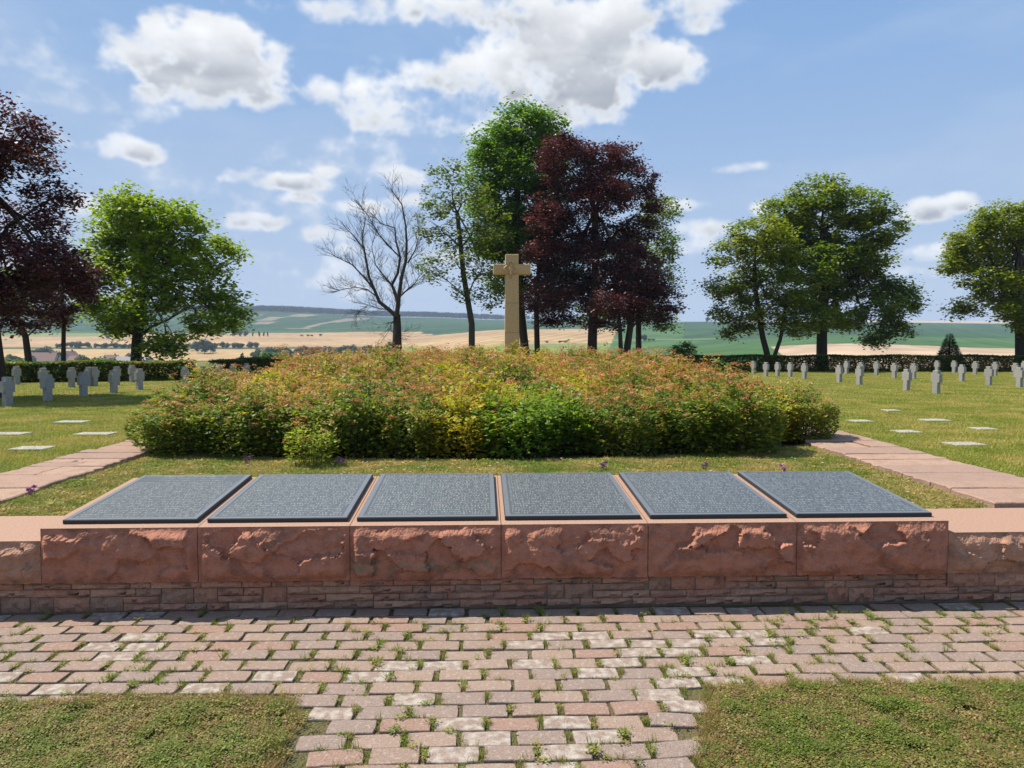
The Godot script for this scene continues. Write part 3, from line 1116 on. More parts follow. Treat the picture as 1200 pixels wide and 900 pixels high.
# ---------------------------------------------------------------- shrubs
func shrub_meshes(seed_: int, high: float, wide: float, stems: int, leaves: int, leaf_: float, cols: Array, heads: float) -> Array:
	var dice := RandomNumberGenerator.new()
	dice.seed = seed_
	var wood := MB.new()
	var green := MB.new()
	var bloom := MB.new()
	for i in stems:
		var a := dice.randf() * TAU
		var r := sqrt(dice.randf())
		var foot := Vector3(cos(a), 0, sin(a)) * r * wide * 0.55
		var top := Vector3(cos(a) * r * wide, high * (1.0 - 0.42 * r * r) * dice.randf_range(.70, 1.16) * (1.16 if i % 9 == 0 else 1.0), sin(a) * r * wide)
		var bend := foot.lerp(top, .5) + Vector3(0, high * .14, 0)
		wood.tube([foot - Vector3(0, .03, 0), bend, top], [.0045, .0035, .0015], 3, Color.WHITE)
		var own: Color = cols[dice.randi() % cols.size()]
		for k in leaves:
			var t := 0.06 + 0.94 * pow(dice.randf(), .62)
			var p := foot.lerp(bend, t).lerp(bend.lerp(top, t), t)
			var b := dice.randf() * TAU
			var along := Vector3(cos(b), dice.randf_range(-.25, .75), sin(b)).normalized()
			p += along * dice.randf_range(.0, .05) + Vector3(dice.randf_range(-.03, .03), 0, dice.randf_range(-.03, .03))
			var side := along.cross(Vector3(dice.randf_range(-.7, .7), 1, dice.randf_range(-.7, .7))).normalized()
			var c := own.lerp(cols[dice.randi() % cols.size()], dice.randf() * .5)
			green.leaf(p, along, side, leaf_ * dice.randf_range(.65, 1.25), leaf_ * dice.randf_range(.40, .62), shade(c, dice.randf_range(.75, 1.25)))
		if dice.randf() < heads:
			var rust := Color(.52, .235, .085).lerp(Color(.38, .13, .055), dice.randf())
			if dice.randf() < .25: rust = Color(.56, .34, .15)
			var size := dice.randf_range(.034, .066)
			for k in 34:
				var b := dice.randf() * TAU
				var q := sqrt(dice.randf())
				var p := top + Vector3(cos(b) * q * size, .012 + (1.0 - q * q) * size * .45 + dice.randf_range(-.006, .006), sin(b) * q * size)
				var along := Vector3(cos(b + 1.0), dice.randf_range(-.5, .9), sin(b + 1.0)).normalized()
				bloom.leaf(p, along, along.cross(Vector3(dice.randf_range(-.5, .5), 1, dice.randf_range(-.5, .5))).normalized(), .019, .015, shade(rust, dice.randf_range(.65, 1.35)))
	for i in int(stems * leaves * .75):   # side shoots: leaves on the flanks, down to the ground
		var a := dice.randf() * TAU
		var y := high * (.03 + .72 * dice.randf())
		var r := wide * (.80 + .16 * sin(y / high * PI)) * dice.randf_range(.72, 1.04)
		var p := Vector3(cos(a) * r, y, sin(a) * r)
		var b := a + dice.randf_range(-1.3, 1.3)
		var along := Vector3(cos(b), dice.randf_range(-.5, .5), sin(b)).normalized()
		var side := along.cross(Vector3(dice.randf_range(-.8, .8), 1, dice.randf_range(-.8, .8))).normalized()
		green.leaf(p, along, side, leaf_ * dice.randf_range(.65, 1.25), leaf_ * dice.randf_range(.40, .62), shade(cols[dice.randi() % cols.size()], dice.randf_range(.75, 1.25)))
	return [wood.mesh(M.twig), green.mesh(M.leaf), bloom.mesh(M.petal)]


func make_shrub(called: String, label: String, category: String, group: String, meshes: Array) -> Node3D:
	var t := thing(called, Vector3.ZERO, label, category, group)
	part("stems", meshes[0], t).set_meta("kind", "stuff")
	part("foliage", meshes[1], t).set_meta("kind", "stuff")
	if meshes[2].get_surface_count():
		part("flower_heads", meshes[2], t).set_meta("kind", "stuff")
	return t


func shrub_bed() -> void:
	var dice := RandomNumberGenerator.new()
	dice.seed = 33
	var mixed := [Color(.13, .20, .030), Color(.18, .25, .035), Color(.27, .30, .040), Color(.38, .33, .045), Color(.10, .16, .035)]
	var gold := [Color(.56, .45, .040), Color(.46, .41, .04), Color(.34, .35, .04), Color(.58, .40, .05)]
	var deep := [Color(.11, .20, .026), Color(.15, .25, .03), Color(.20, .30, .035), Color(.26, .34, .04)]
	var warm := [Color(.27, .28, .038), Color(.42, .35, .045), Color(.45, .26, .055), Color(.15, .22, .035)]
	var sets := []
	for i in 4:
		sets.append(["rust", shrub_meshes(100 + i, .68, .56, 84, 44, .058, mixed, .68)])
	for i in 3:
		sets.append(["warm", shrub_meshes(120 + i, .70, .54, 86, 40, .054, warm, .95)])
	for i in 2:
		sets.append(["gold", shrub_meshes(140 + i, .66, .52, 80, 42, .058, gold, .30)])
	for i in 2:
		sets.append(["deep", shrub_meshes(160 + i, .66, .50, 60, 36, .070, deep, .06)])
	var first := {}
	var words := {
		"rust": ["spirea_shrub", "green spirea with rusty flower heads in the raised bed", "spirea shrubs with rusty heads in the bed"],
		"warm": ["spirea_shrub", "orange-tinged spirea thick with rusty flower heads in the bed", "orange-tinged spirea shrubs in the bed"],
		"gold": ["spirea_shrub", "yellow-leaved spirea among the rusty ones in the bed", "yellow spirea shrubs in the bed"],
		"deep": ["broadleaf_shrub", "fresh green shrub without flower heads at the front of the bed", "green shrubs at the front of the bed"]}
	var spots := []
	var z := -8.10
	var row := 0
	while z > -19.9:
		var x := -4.28 + (0.31 if row % 2 else 0.0)
		while x < 4.5:
			var p := Vector3(x + dice.randf_range(-.16, .16), 0, z + dice.randf_range(-.15, .15))
			if p.z < bed_front(p.x) - .22 and p.x > -4.34 and p.x < 4.22:
				spots.append(p)
			x += 0.62
		z -= 0.54 + 0.03 * row
		row += 1
	for p in spots:
		if Vector2(p.x - 0.42, p.z + 18.6).length() < 0.35:
			continue
		var px := seen_at(Vector3(p.x, .95, p.z))
		var patch := soft.get_noise_2d(p.x * 11.0 + 70.0, p.z * 7.0) + dice.randf_range(-.10, .10)
		var kind := "rust" if patch < .02 else "warm"
		if p.z < -11.5 and patch > -.22: kind = "warm"
		if patch > .34 or dice.randf() < .07: kind = "gold"
		if p.z > -9.3 and p.x > 0.35 and p.x < 1.45: kind = "deep"
		elif p.z > -9.8 and p.x > -0.75 and p.x < 0.35: kind = "gold" if dice.randf() < .8 else "warm"
		elif p.z > -10.4 and p.z < -9.2 and p.x > -0.4 and p.x < 0.9 and dice.randf() < .7: kind = "gold"
		elif p.z > bed_front(p.x) - 1.0 and dice.randf() < .65: kind = "rust"
		if p.x > 2.0 and kind == "gold": kind = "warm" if dice.randf() < .6 else "rust"
		if p.x > 2.9 and p.x < 3.5 and p.z > -10.4 and p.z < -9.3: kind = "gold"
		var pool := []
		for s in sets.size():
			if sets[s][0] == kind:
				pool.append(s)
		var s: int = pool[dice.randi() % pool.size()]
		var y := LAWN + mound(p.x, p.z)
		var o: Node3D
		if not first.has(s):
			o = make_shrub(words[kind][0], words[kind][1], "shrub", words[kind][2], sets[s][1])
			first[s] = o
		else:
			o = copy(first[s], Vector3.ZERO)
		o.position = Vector3(p.x, y, p.z)
		o.rotation.y = dice.randf() * TAU
		var size := dice.randf_range(.84, 1.16) * (0.97 + 0.12 * smoothstep(-8.6, -12.0, p.z))
		size *= lerpf(.74, 1.0, smoothstep(0.0, 1.0, minf(p.x + 4.4, 4.3 - p.x)))   # smaller plants at the bed's ends
		o.scale = Vector3(size, size * dice.randf_range(.86, 1.14), size)
	var young := make_shrub("young_shrub", "small yellow-green shrub standing alone in front of the bed", "shrub", "", shrub_meshes(200, .46, .24, 22, 26, .046, [Color(.30, .35, .045), Color(.40, .42, .05), Color(.24, .30, .04)], .45))
	young.position = on_level(363, 546, LAWN)
	# thistles and hawkweed in the strip of grass
	var blue := MB.new()
	var stalk := MB.new()
	for q in 3:
		var foot := Vector3(dice.randf_range(-.04, .04), 0, dice.randf_range(-.02, .02))
		var top := foot + Vector3(dice.randf_range(-.02, .02), dice.randf_range(.05, .08), 0)
		stalk.tube([foot, top], [.003, .002], 4)
		for k in 26:
			var d := Vector3(dice.randf_range(-1, 1), dice.randf_range(-.2, 1), dice.randf_range(-1, 1)).normalized()
			blue.leaf(top, d, d.cross(Vector3(.3, .4, 1)).normalized(), .026, .010, Color(.30, .09, .34) * dice.randf_range(.8, 1.3))
		for k in 7:
			var d := Vector3(dice.randf_range(-1, 1), .25, dice.randf_range(-1, 1)).normalized()
			stalk.leaf(foot, d, d.cross(Vector3.UP).normalized(), .07, .02, Color.WHITE)
	var fl: Node3D
	for q in [[400, 547], [290, 545], [36, 583], [707, 552], [826, 552], [918, 556]]:
		if fl == null:
			fl = thing("thistle", Vector3.ZERO, "small purple thistle in the grass behind the wall", "flower", "purple thistles behind the wall")
			part("stalk", stalk.mesh(), fl, plain(Color(.07, .12, .03), .8))
			part("flower_head", blue.mesh(M.petal), fl)
			fl.position = on_level(q[0], q[1], LAWN)
		else:
			copy(fl, on_level(q[0], q[1], LAWN), dice.randf() * TAU)
	var dots := MB.new()
	for k in 9:
		var a := TAU * k / 9.0
		dots.leaf(Vector3(0, .035, 0), Vector3(cos(a), .3, sin(a)).normalized(), Vector3(-sin(a), 0, cos(a)), .011, .008, Color.WHITE)
	dots.tube([Vector3.ZERO, Vector3(0, .035, 0)], [.0012, .0012], 3, Color(.4, .6, .5))
	var places := []
	var cols := []
	for k in 230:
		var p := Vector3(dice.randf_range(-3.5, 3.6), LAWN, dice.randf_range(-5.5, -8.0))
		if in_bed(p.x, p.z) or (p.z > -6.0 and absf(p.x) < 3.0):
			continue
		places.append(Transform3D(Basis().scaled(Vector3.ONE * dice.randf_range(.8, 1.5)), p))
		cols.append((Color(.75, .50, .03) if dice.randf() < .6 else Color(.62, .56, .48)))
	for k in 130:
		var p := Vector3(dice.randf_range(-2.6, 3.0), -.012, dice.randf_range(-4.5, -2.6))
		if paved(p.x, p.z) and dice.randf() < .7:
			continue
		places.append(Transform3D(Basis().scaled(Vector3.ONE * dice.randf_range(.4, .8)), p))
		cols.append((Color(.75, .50, .03) if dice.randf() < .25 else Color(.50, .34, .31)))
	stuff("wildflowers", dots.mesh(M.petal), places, cols, "tiny yellow and white flowers scattered in the grass", "flowers")


func hedge(called: String, label: String, from: Vector3, to: Vector3, high: float, deep: float, cols: Array, seed_: int, open := 0.0) -> void:
	var dice := RandomNumberGenerator.new()
	dice.seed = seed_
	var t := thing(called, from, label, "hedge", "clipped hedges round the cemetery")
	var d := (to - from)
	var long := d.length()
	d /= long
	var q := Vector3(-d.z, 0, d.x)
	var green := MB.new()
	var wood := MB.new()
	var count := int(long * 2900)
	for i in count:
		var s := dice.randf() * long
		var face := dice.randf()
		var y := high * dice.randf()
		var o := dice.randf_range(-.5, .5) * deep
		if face < .42: o = deep * .5 * (1.0 if q.z > 0 else -1.0)
		elif face < .72: y = high
		y += 0.03 * sin(s * 1.7) * y / high + dice.randf_range(-.05, .03)
		o += dice.randf_range(-.05, .05)
		if open > 0.0 and y < high * .9 and soft.get_noise_2d(s * 22.0, y * 40.0) < open - 0.35 and dice.randf() < .8:
			continue
		var b := dice.randf() * TAU
		var along := Vector3(cos(b), dice.randf_range(-.3, .8), sin(b)).normalized()
		var side := along.cross(Vector3(dice.randf_range(-.8, .8), 1, dice.randf_range(-.8, .8))).normalized()
		var patch := soft.get_noise_2d(s * 9.0 + seed_, y * 12.0)
		var c: Color = cols[clampi(int((patch * 1.2 + .5 + dice.randf_range(-.35, .35)) * cols.size()), 0, cols.size() - 1)]
		green.leaf(d * s + q * o + Vector3(0, maxf(y, .02), 0), along, side, dice.randf_range(.07, .13), dice.randf_range(.05, .085), shade(c, dice.randf_range(.7, 1.25)))
	for i in int(long * 5):
		var s := dice.randf() * long
		var o := dice.randf_range(-.3, .3) * deep
		wood.tube([d * s + q * o, d * (s + dice.randf_range(-.2, .2)) + q * o * 1.3 + Vector3(0, high * .9, 0)], [.014, .006], 3)
	part("stems", wood.mesh(M.twig), t).set_meta("kind", "stuff")
	part("foliage", green.mesh(M.leaf), t).set_meta("kind", "stuff")


func hedges() -> void:
	var green := [Color(.07, .125, .025), Color(.095, .165, .028), Color(.145, .20, .034), Color(.21, .19, .04)]
	var dry := [Color(.07, .095, .02), Color(.16, .12, .04), Color(.20, .10, .05), Color(.10, .11, .03)]
	var a := on_level(-70, 449, LAWN)
	var b := on_level(229, 445, LAWN)
	hedge("hedge", "clipped green hedge behind the shaded crosses and the oak", a, b, .68, .8, green, 3)
	hedge("hedge", "browning stretch of hedge in the gap beside the oak", b + Vector3(.3, 0, -1.5), on_level(284, 441, LAWN) + Vector3(0, 0, -.6), .66, .7, dry, 4, .0)
	hedge("hedge", "dark green hedge running behind the shrub bed towards the bare tree", on_level(283, 441, LAWN), on_level(540, 434, LAWN), .74, .8, green, 5)
	hedge("hedge", "long low hedge with bare lower stems behind the sunlit crosses", on_level(700, 434.5, LAWN), on_level(1290, 435.5, LAWN), .80, .8, green, 6)


# ---------------------------------------------------------------- trees
func curve(a: Vector3, b: Vector3, rise: float, dice: RandomNumberGenerator, steps: int, wob: float) -> Array:
	var mid := a.lerp(b, .45) + Vector3(0, rise, 0)
	var pts := []
	for i in steps + 1:
		var t := float(i) / steps
		var p := a.lerp(mid, t).lerp(mid.lerp(b, t), t)
		if i > 0 and i < steps:
			p += Vector3(dice.randf_range(-wob, wob), dice.randf_range(-wob, wob), dice.randf_range(-wob, wob))
		pts.append(p)
	return pts


# o: lobes [u, v, half width, half height] as the photograph shows the crown at that depth, trunk [u, v] from foot to fork, girth in metres,
# leaf length, colours, clusters per square metre, leaves per cluster
func tree(called: String, label: String, group: String, foot: Vector3, o: Dictionary) -> void:
	var dice := RandomNumberGenerator.new()
	dice.seed = o.seed
	var t := thing(called, foot, label, "tree", group)
	var px: float = -foot.z / FOCAL * 1.0
	var wood := MB.new()
	var green := MB.new()
	var axis := []
	for q in o.trunk:
		var p := on_plane(q[0], q[1], foot.z) - foot
		p.z += dice.randf_range(-.1, .1)
		axis.append(p)
	axis[0] = Vector3(axis[0].x, -0.15, 0)
	var g: float = o.girth
	var radii := []
	for i in axis.size():
		radii.append(g * lerpf(.5, .30, float(i) / (axis.size() - 1)) * (1.25 if i == 0 else 1.0))
	wood.tube(axis, radii, 9)
	for e in o.get("more_trunks", []):
		var pts := []
		var rr := []
		for i in e.size():
			var p := on_plane(e[i][0], e[i][1], foot.z) - foot
			if i == 0: p.y = -.15
			p.z += .4
			pts.append(p)
			rr.append(g * .35 * lerpf(1.0, .55, float(i) / (e.size() - 1)))
		wood.tube(pts, rr, 7)
	var wide := 0.0
	for l in o.lobes:
		wide = maxf(wide, absf(l[0] - o.trunk[0][0]) * px)
	var depth: float = o.get("depth", .55)
	var n := 0
	for l in o.lobes:
		n += 1
		var c := on_plane(l[0], l[1], foot.z) - foot
		var rx: float = l[2] * px
		var ry: float = l[3] * px
		var rz := (rx + ry) * .55
		var room := sqrt(maxf(wide * wide - pow(c.x - axis[0].x, 2.0), 0.0))
		c.z += (1.0 if n % 2 else -1.0) * room * depth * dice.randf_range(.1, .95)
		# a limb from the stem to the lobe
		var best: Vector3 = axis[axis.size() - 1]
		for p in axis:
			if p.y < c.y - absf(c.x - p.x) * .5 and p.y > axis[axis.size() - 1].y * .35:
				best = p
		var limb := curve(best, c, (c - best).length() * .10, dice, 5, .10)
		var thick := g * clampf(.10 + .04 * rx, .10, .28)
		wood.tube(limb, [thick, thick * .8, thick * .62, thick * .46, thick * .32, thick * .2], 6)
		var count := int(rx * ry * PI * o.clusters * 3.0) + 6
		var hue: float = dice.randf_range(-.5, .5)
		for k in count:
			var d := Vector3(dice.randf_range(-1, 1), dice.randf_range(-1, 1), dice.randf_range(-1, 1))
			while d.length() > 1.0 or d.length() < .1:
				d = Vector3(dice.randf_range(-1, 1), dice.randf_range(-1, 1), dice.randf_range(-1, 1))
			d = d.normalized() * (0.35 + 0.70 * sqrt(dice.randf()))
			if d.y < -.6: d.y *= .8
			var p := c + Vector3(d.x * rx, d.y * ry, d.z * rz)
			var from: Vector3 = limb[dice.randi_range(2, 5)]
			if k % 3 == 0:
				wood.tube(curve(from, p, (p - from).length() * .08, dice, 3, .05), [thick * .16 + .006, thick * .10 + .005, .009, .004], 4)
			var size: float = o.get("cluster", .5) * dice.randf_range(.65, 1.25)
			var own: Color = o.cols[clampi(int((dice.randf() + hue * .35) * o.cols.size()), 0, o.cols.size() - 1)]
			for q in int(o.leaves * 1.75 * dice.randf_range(.7, 1.3)):
				var e := Vector3(dice.randfn(0, .45), dice.randfn(0, .28), dice.randfn(0, .45)) * size
				var b := dice.randf() * TAU
				var along := Vector3(cos(b), dice.randf_range(-.75, .35), sin(b)).normalized()
				var side := along.cross(Vector3(dice.randf_range(-.8, .8), 1, dice.randf_range(-.8, .8))).normalized()
				var long: float = o.leaf * 1.10 * dice.randf_range(.7, 1.3)
				green.leaf(p + e, along, side, long, long * dice.randf_range(.6, .9), shade(own.lerp(o.cols[dice.randi() % o.cols.size()], .35), dice.randf_range(.75, 1.25)))
	part("trunk", wood.mesh(o.get("bark", M.bark)), t)
	part("crown", green.mesh(o.get("mat", M.leaf)), t)


func twigs(mb: MB, p: Vector3, d: Vector3, long: float, r: float, level: int, dice: RandomNumberGenerator) -> void:
	var steps := 3
	var pts := [p]
	var rr := [r]
	var e := d
	for i in steps:
		e = (e + Vector3(dice.randf_range(-.22, .22), dice.randf_range(-.10, .20), dice.randf_range(-.22, .22))).normalized()
		pts.append(pts[i] + e * long / steps)
		rr.append(r * lerpf(1.0, .45, float(i + 1) / steps))
	mb.tube(pts, rr, 4)
	if level <= 0:
		return
	for k in dice.randi_range(3, 4):
		var at := dice.randi_range(1, 3)
		var s := (e + Vector3(dice.randf_range(-1, 1), dice.randf_range(-.5, .8), dice.randf_range(-1, 1)) * .85).normalized()
		twigs(mb, pts[at], s, long * dice.randf_range(.5, .72), maxf(rr[at] * .62, .006), level - 1, dice)


func bare_tree() -> void:
	var dice := RandomNumberGenerator.new()
	dice.seed = 91
	var foot := at_depth(464.5, 43.0) + Vector3(0, LAWN - .15, 0)
	var t := thing("bare_tree", foot, "leafless dead tree with wiry twigs behind the shrub bed", "tree")
	var way := func(q: Array) -> Array:
		var pts := []
		var drift := 0.0
		for e in q:
			pts.append(on_plane(380.0 + e[0] / 4.5, 215.0 + e[1] / 4.5, foot.z) - foot + Vector3(0, 0, drift))
			drift += dice.randf_range(-.35, .35)
		return pts
	var stem: Array = way.call([[387, 900], [384, 840], [382, 760], [380, 690]])
	var trunk := MB.new()
	stem[0].y = -.1
	trunk.tube(stem, [.34, .26, .23, .20], 9)
	part("trunk", trunk.mesh(M.bark), t)
	for limb in [
		[[[380, 700], [340, 665], [290, 625], [262, 560], [230, 490], [212, 400], [205, 340], [190, 290], [215, 180]], .13],
		[[[262, 560], [215, 500], [150, 430], [80, 395], [20, 365]], .06],
		[[[280, 600], [230, 560], [160, 545], [90, 560], [50, 575]], .04],
		[[[381, 700], [392, 640], [400, 590], [415, 500], [440, 420], [445, 330], [440, 240], [420, 130], [362, 50]], .14],
		[[[392, 640], [365, 560], [350, 530], [385, 470], [400, 390], [375, 300], [370, 230], [300, 210], [240, 150]], .11],
		[[[405, 590], [440, 560], [480, 530], [500, 490], [495, 430]], .05],
		[[[350, 530], [310, 480], [270, 430], [245, 330], [280, 220]], .05],
		[[[400, 390], [350, 340], [290, 270], [235, 175], [180, 100]], .045],
		[[[440, 420], [480, 350], [500, 280], [490, 190]], .045],
		[[[340, 665], [290, 660], [230, 640], [190, 665], [160, 700]], .035],
		[[[205, 340], [160, 280], [110, 230]], .04],
		[[[376, 720], [350, 740], [345, 770], [372, 790]], .03]]:
		var mb := MB.new()
		var pts: Array = way.call(limb[0])
		var rr := []
		for i in pts.size():
			rr.append(maxf(limb[1] * 1.0 * lerpf(1.0, .14, float(i) / (pts.size() - 1)), .012))
		mb.tube(pts, rr, 6)
		for i in range(1, pts.size()):
			for k in 4:
				var d: Vector3 = (pts[i] - pts[i - 1]).normalized()
				d = (d + Vector3(dice.randf_range(-1, 1), dice.randf_range(-.5, .7), dice.randf_range(-.8, .8)) * .9).normalized()
				twigs(mb, pts[i].lerp(pts[i - 1], dice.randf()), d, dice.randf_range(.5, 1.05), .012, 2, dice)
		part("branch", mb.mesh(M.bark_grey), t)
	var sprout := MB.new()
	for k in 240:
		var p := Vector3(dice.randfn(-.35, .14), dice.randfn(1.25, .35), dice.randfn(.2, .15))
		var b := dice.randf() * TAU
		var along := Vector3(cos(b), .2, sin(b)).normalized()
		sprout.leaf(p, along, along.cross(Vector3(.2, 1, .1)).normalized(), .11, .08, Color(.05, .10, .02) * dice.randf_range(.7, 1.4))
	part("sprouts", sprout.mesh(M.leaf), t).set_meta("kind", "stuff")


func trees() -> void:
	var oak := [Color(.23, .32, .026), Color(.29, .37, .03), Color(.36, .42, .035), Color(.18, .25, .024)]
	var ash := [Color(.11, .21, .026), Color(.15, .26, .03), Color(.21, .32, .036)]
	var maple := [Color(.13, .20, .026), Color(.17, .24, .03), Color(.22, .28, .034), Color(.28, .30, .036)]
	var yellow := [Color(.19, .24, .026), Color(.26, .30, .03), Color(.34, .33, .036), Color(.15, .20, .026)]
	var copper := [Color(.10, .030, .036), Color(.145, .038, .043), Color(.07, .026, .032), Color(.11, .052, .038)]
	var olive := [Color(.15, .185, .036), Color(.20, .225, .04), Color(.11, .15, .034)]
	tree("copper_beech", "dark purple-leaved tree standing on the shaded lawn", "", on_level(-8, 466, LAWN), {"seed": 1, "trunk": [[-8, 466], [-8, 430], [-11, 390], [-14, 340], [-18, 290], [-22, 220]], "girth": .50, "leaf": .085, "cols": copper, "mat": M.leaf_dark,
		"clusters": 7.0, "leaves": 36, "cluster": .38, "lobes": [[-40, 130, 46, 36], [2, 150, 34, 38], [20, 195, 42, 28], [46, 228, 30, 20], [-50, 215, 60, 50], [0, 262, 56, 28], [62, 308, 46, 28], [18, 315, 50, 36], [-40, 320, 60, 46], [84, 338, 24, 16], [40, 355, 40, 22], [-20, 372, 40, 20], [-100, 260, 60, 60]]})
	var behind := func(u: float, depth: float) -> Vector3: return at_depth(u, depth) + Vector3(0, LAWN - .02, 0)
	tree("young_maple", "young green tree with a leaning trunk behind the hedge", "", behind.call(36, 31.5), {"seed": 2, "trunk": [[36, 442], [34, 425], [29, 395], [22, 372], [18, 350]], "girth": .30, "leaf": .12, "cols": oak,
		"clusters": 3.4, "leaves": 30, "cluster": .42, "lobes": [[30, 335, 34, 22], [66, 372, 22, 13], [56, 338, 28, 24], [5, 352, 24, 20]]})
	tree("copper_beech", "slim purple-leaved tree behind the hedge next to the oak", "", behind.call(76, 30.5), {"seed": 3, "trunk": [[76, 445], [75, 425], [74, 395], [74, 368], [73, 340]], "girth": .20, "leaf": .10, "cols": copper, "mat": M.leaf_dark,
		"clusters": 4.5, "leaves": 32, "cluster": .36, "lobes": [[76, 352, 24, 18], [88, 318, 26, 18], [60, 330, 26, 24], [100, 345, 14, 10], [72, 375, 12, 12]]})
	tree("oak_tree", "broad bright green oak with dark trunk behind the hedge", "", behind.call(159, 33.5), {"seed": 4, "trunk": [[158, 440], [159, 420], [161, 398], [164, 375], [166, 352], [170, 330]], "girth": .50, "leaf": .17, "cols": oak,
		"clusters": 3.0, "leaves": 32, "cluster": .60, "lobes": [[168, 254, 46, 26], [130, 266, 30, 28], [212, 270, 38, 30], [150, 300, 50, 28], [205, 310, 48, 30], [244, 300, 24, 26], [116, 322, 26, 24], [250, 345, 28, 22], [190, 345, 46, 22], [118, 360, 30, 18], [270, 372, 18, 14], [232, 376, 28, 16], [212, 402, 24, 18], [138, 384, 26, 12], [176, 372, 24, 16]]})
	bare_tree()
	tree("thin_tree", "thinly leaved tree with bare lower branches beside the dead tree", "", behind.call(553, 41.0), {"seed": 6, "trunk": [[554, 440], [553, 408], [553, 380], [548, 350], [543, 320], [540, 290], [536, 250]], "girth": .38, "leaf": .15, "cols": olive, "bark": M.bark_grey,
		"clusters": 1.5, "leaves": 17, "cluster": .55, "lobes": [[524, 205, 20, 14], [518, 232, 26, 22], [545, 235, 30, 26], [508, 262, 22, 20], [540, 275, 36, 24], [572, 262, 26, 24], [530, 305, 30, 16], [565, 310, 26, 24], [508, 318, 20, 14], [575, 345, 20, 20], [545, 340, 16, 16]]})
	tree("ash_tree", "tall fresh green tree rising behind the stone cross", "", behind.call(614, 45.0), {"seed": 7, "trunk": [[617, 440], [615, 408], [611, 370], [609, 330], [606, 290], [606, 240], [606, 190]], "more_trunks": [[[631, 440], [629, 405], [628, 360], [632, 300], [636, 240]]], "girth": .55, "leaf": .17, "cols": ash,
		"clusters": 3.8, "leaves": 30, "cluster": .62, "lobes": [[610, 150, 34, 26], [590, 172, 36, 26], [640, 165, 26, 26], [572, 205, 28, 28], [610, 205, 36, 30], [648, 205, 24, 36], [580, 245, 30, 26], [615, 255, 36, 28], [600, 290, 40, 22], [640, 270, 30, 30], [575, 285, 24, 22], [660, 310, 24, 24], [600, 330, 28, 18], [645, 345, 22, 14]]})
	tree("copper_beech", "dark purple-leaved tree with a thick trunk behind the shrub bed", "", behind.call(694, 42.0), {"seed": 8, "trunk": [[694, 445], [694, 408], [695, 375], [697, 340], [698, 300], [697, 250]], "girth": .58, "leaf": .13, "cols": copper, "mat": M.leaf_dark,
		"clusters": 5.0, "leaves": 32, "cluster": .52, "lobes": [[655, 190, 26, 22], [652, 232, 28, 34], [640, 262, 24, 20], [730, 178, 24, 18], [700, 192, 28, 18], [682, 178, 18, 14], [690, 222, 28, 18], [742, 212, 30, 24], [700, 240, 34, 20], [690, 275, 54, 26], [640, 298, 32, 16], [750, 268, 26, 16], [720, 305, 46, 22], [660, 328, 44, 20], [642, 352, 34, 20], [692, 345, 40, 22], [740, 340, 34, 18], [656, 372, 30, 9], [765, 240, 12, 14]]})
	tree("copper_beech", "lower purple-leaved tree with two thin trunks behind the shrub bed", "", behind.call(733, 40.0), {"seed": 9, "trunk": [[736, 448], [735, 410], [738, 385], [741, 350], [742, 310]], "more_trunks": [[[725, 448], [726, 410], [725, 385], [722, 350]]], "girth": .42, "leaf": .12, "cols": copper, "mat": M.leaf_dark,
		"clusters": 5.0, "leaves": 32, "cluster": .52, "lobes": [[742, 325, 40, 20], [770, 345, 28, 14], [722, 358, 34, 16], [755, 368, 38, 12], [784, 362, 12, 7], [710, 378, 24, 9]]})
	tree("maple_tree", "green tree half hidden behind the purple trees", "", behind.call(748, 47.0), {"seed": 10, "trunk": [[748, 440], [748, 405], [748, 370], [748, 330], [746, 280]], "girth": .40, "leaf": .16, "cols": maple,
		"clusters": 2.6, "leaves": 28, "cluster": .6, "lobes": [[768, 255, 22, 20], [778, 290, 22, 22], [770, 330, 26, 20], [760, 365, 30, 14], [730, 300, 30, 30], [785, 378, 16, 8], [700, 370, 30, 14]]})
	tree("maple_tree", "yellow-green tree forking low, beside the largest maple", "", behind.call(904, 41.5), {"seed": 11, "trunk": [[901, 440], [899, 415], [894, 395], [890, 370], [886, 340], [884, 310]], "more_trunks": [[[904, 440], [905, 415], [911, 398], [916, 370], [918, 340]]], "girth": .36, "leaf": .15, "cols": yellow,
		"clusters": 3.8, "leaves": 28, "cluster": .52, "lobes": [[880, 275, 30, 20], [912, 290, 26, 24], [858, 300, 26, 16], [895, 320, 40, 18], [848, 335, 26, 11], [880, 345, 40, 14], [925, 345, 30, 20], [858, 368, 28, 10], [900, 372, 38, 12], [868, 388, 24, 8], [925, 385, 24, 10]]})
	tree("maple_tree", "largest round green maple standing behind the long hedge", "", behind.call(963, 43.5), {"seed": 12, "trunk": [[963, 440], [963, 415], [964, 385], [966, 355], [968, 320], [966, 270]], "girth": .66, "leaf": .16, "cols": maple,
		"clusters": 3.8, "leaves": 32, "cluster": .58, "lobes": [[960, 230, 34, 22], [930, 248, 30, 24], [995, 248, 36, 24], [960, 268, 44, 24], [1018, 272, 32, 24], [920, 285, 30, 24], [985, 300, 50, 24], [1030, 310, 28, 22], [940, 320, 40, 22], [1010, 335, 48, 18], [1052, 340, 26, 14], [960, 352, 44, 16], [1030, 362, 42, 14], [990, 375, 36, 14], [1045, 385, 22, 12], [1028, 398, 12, 8], [940, 375, 28, 14]]})
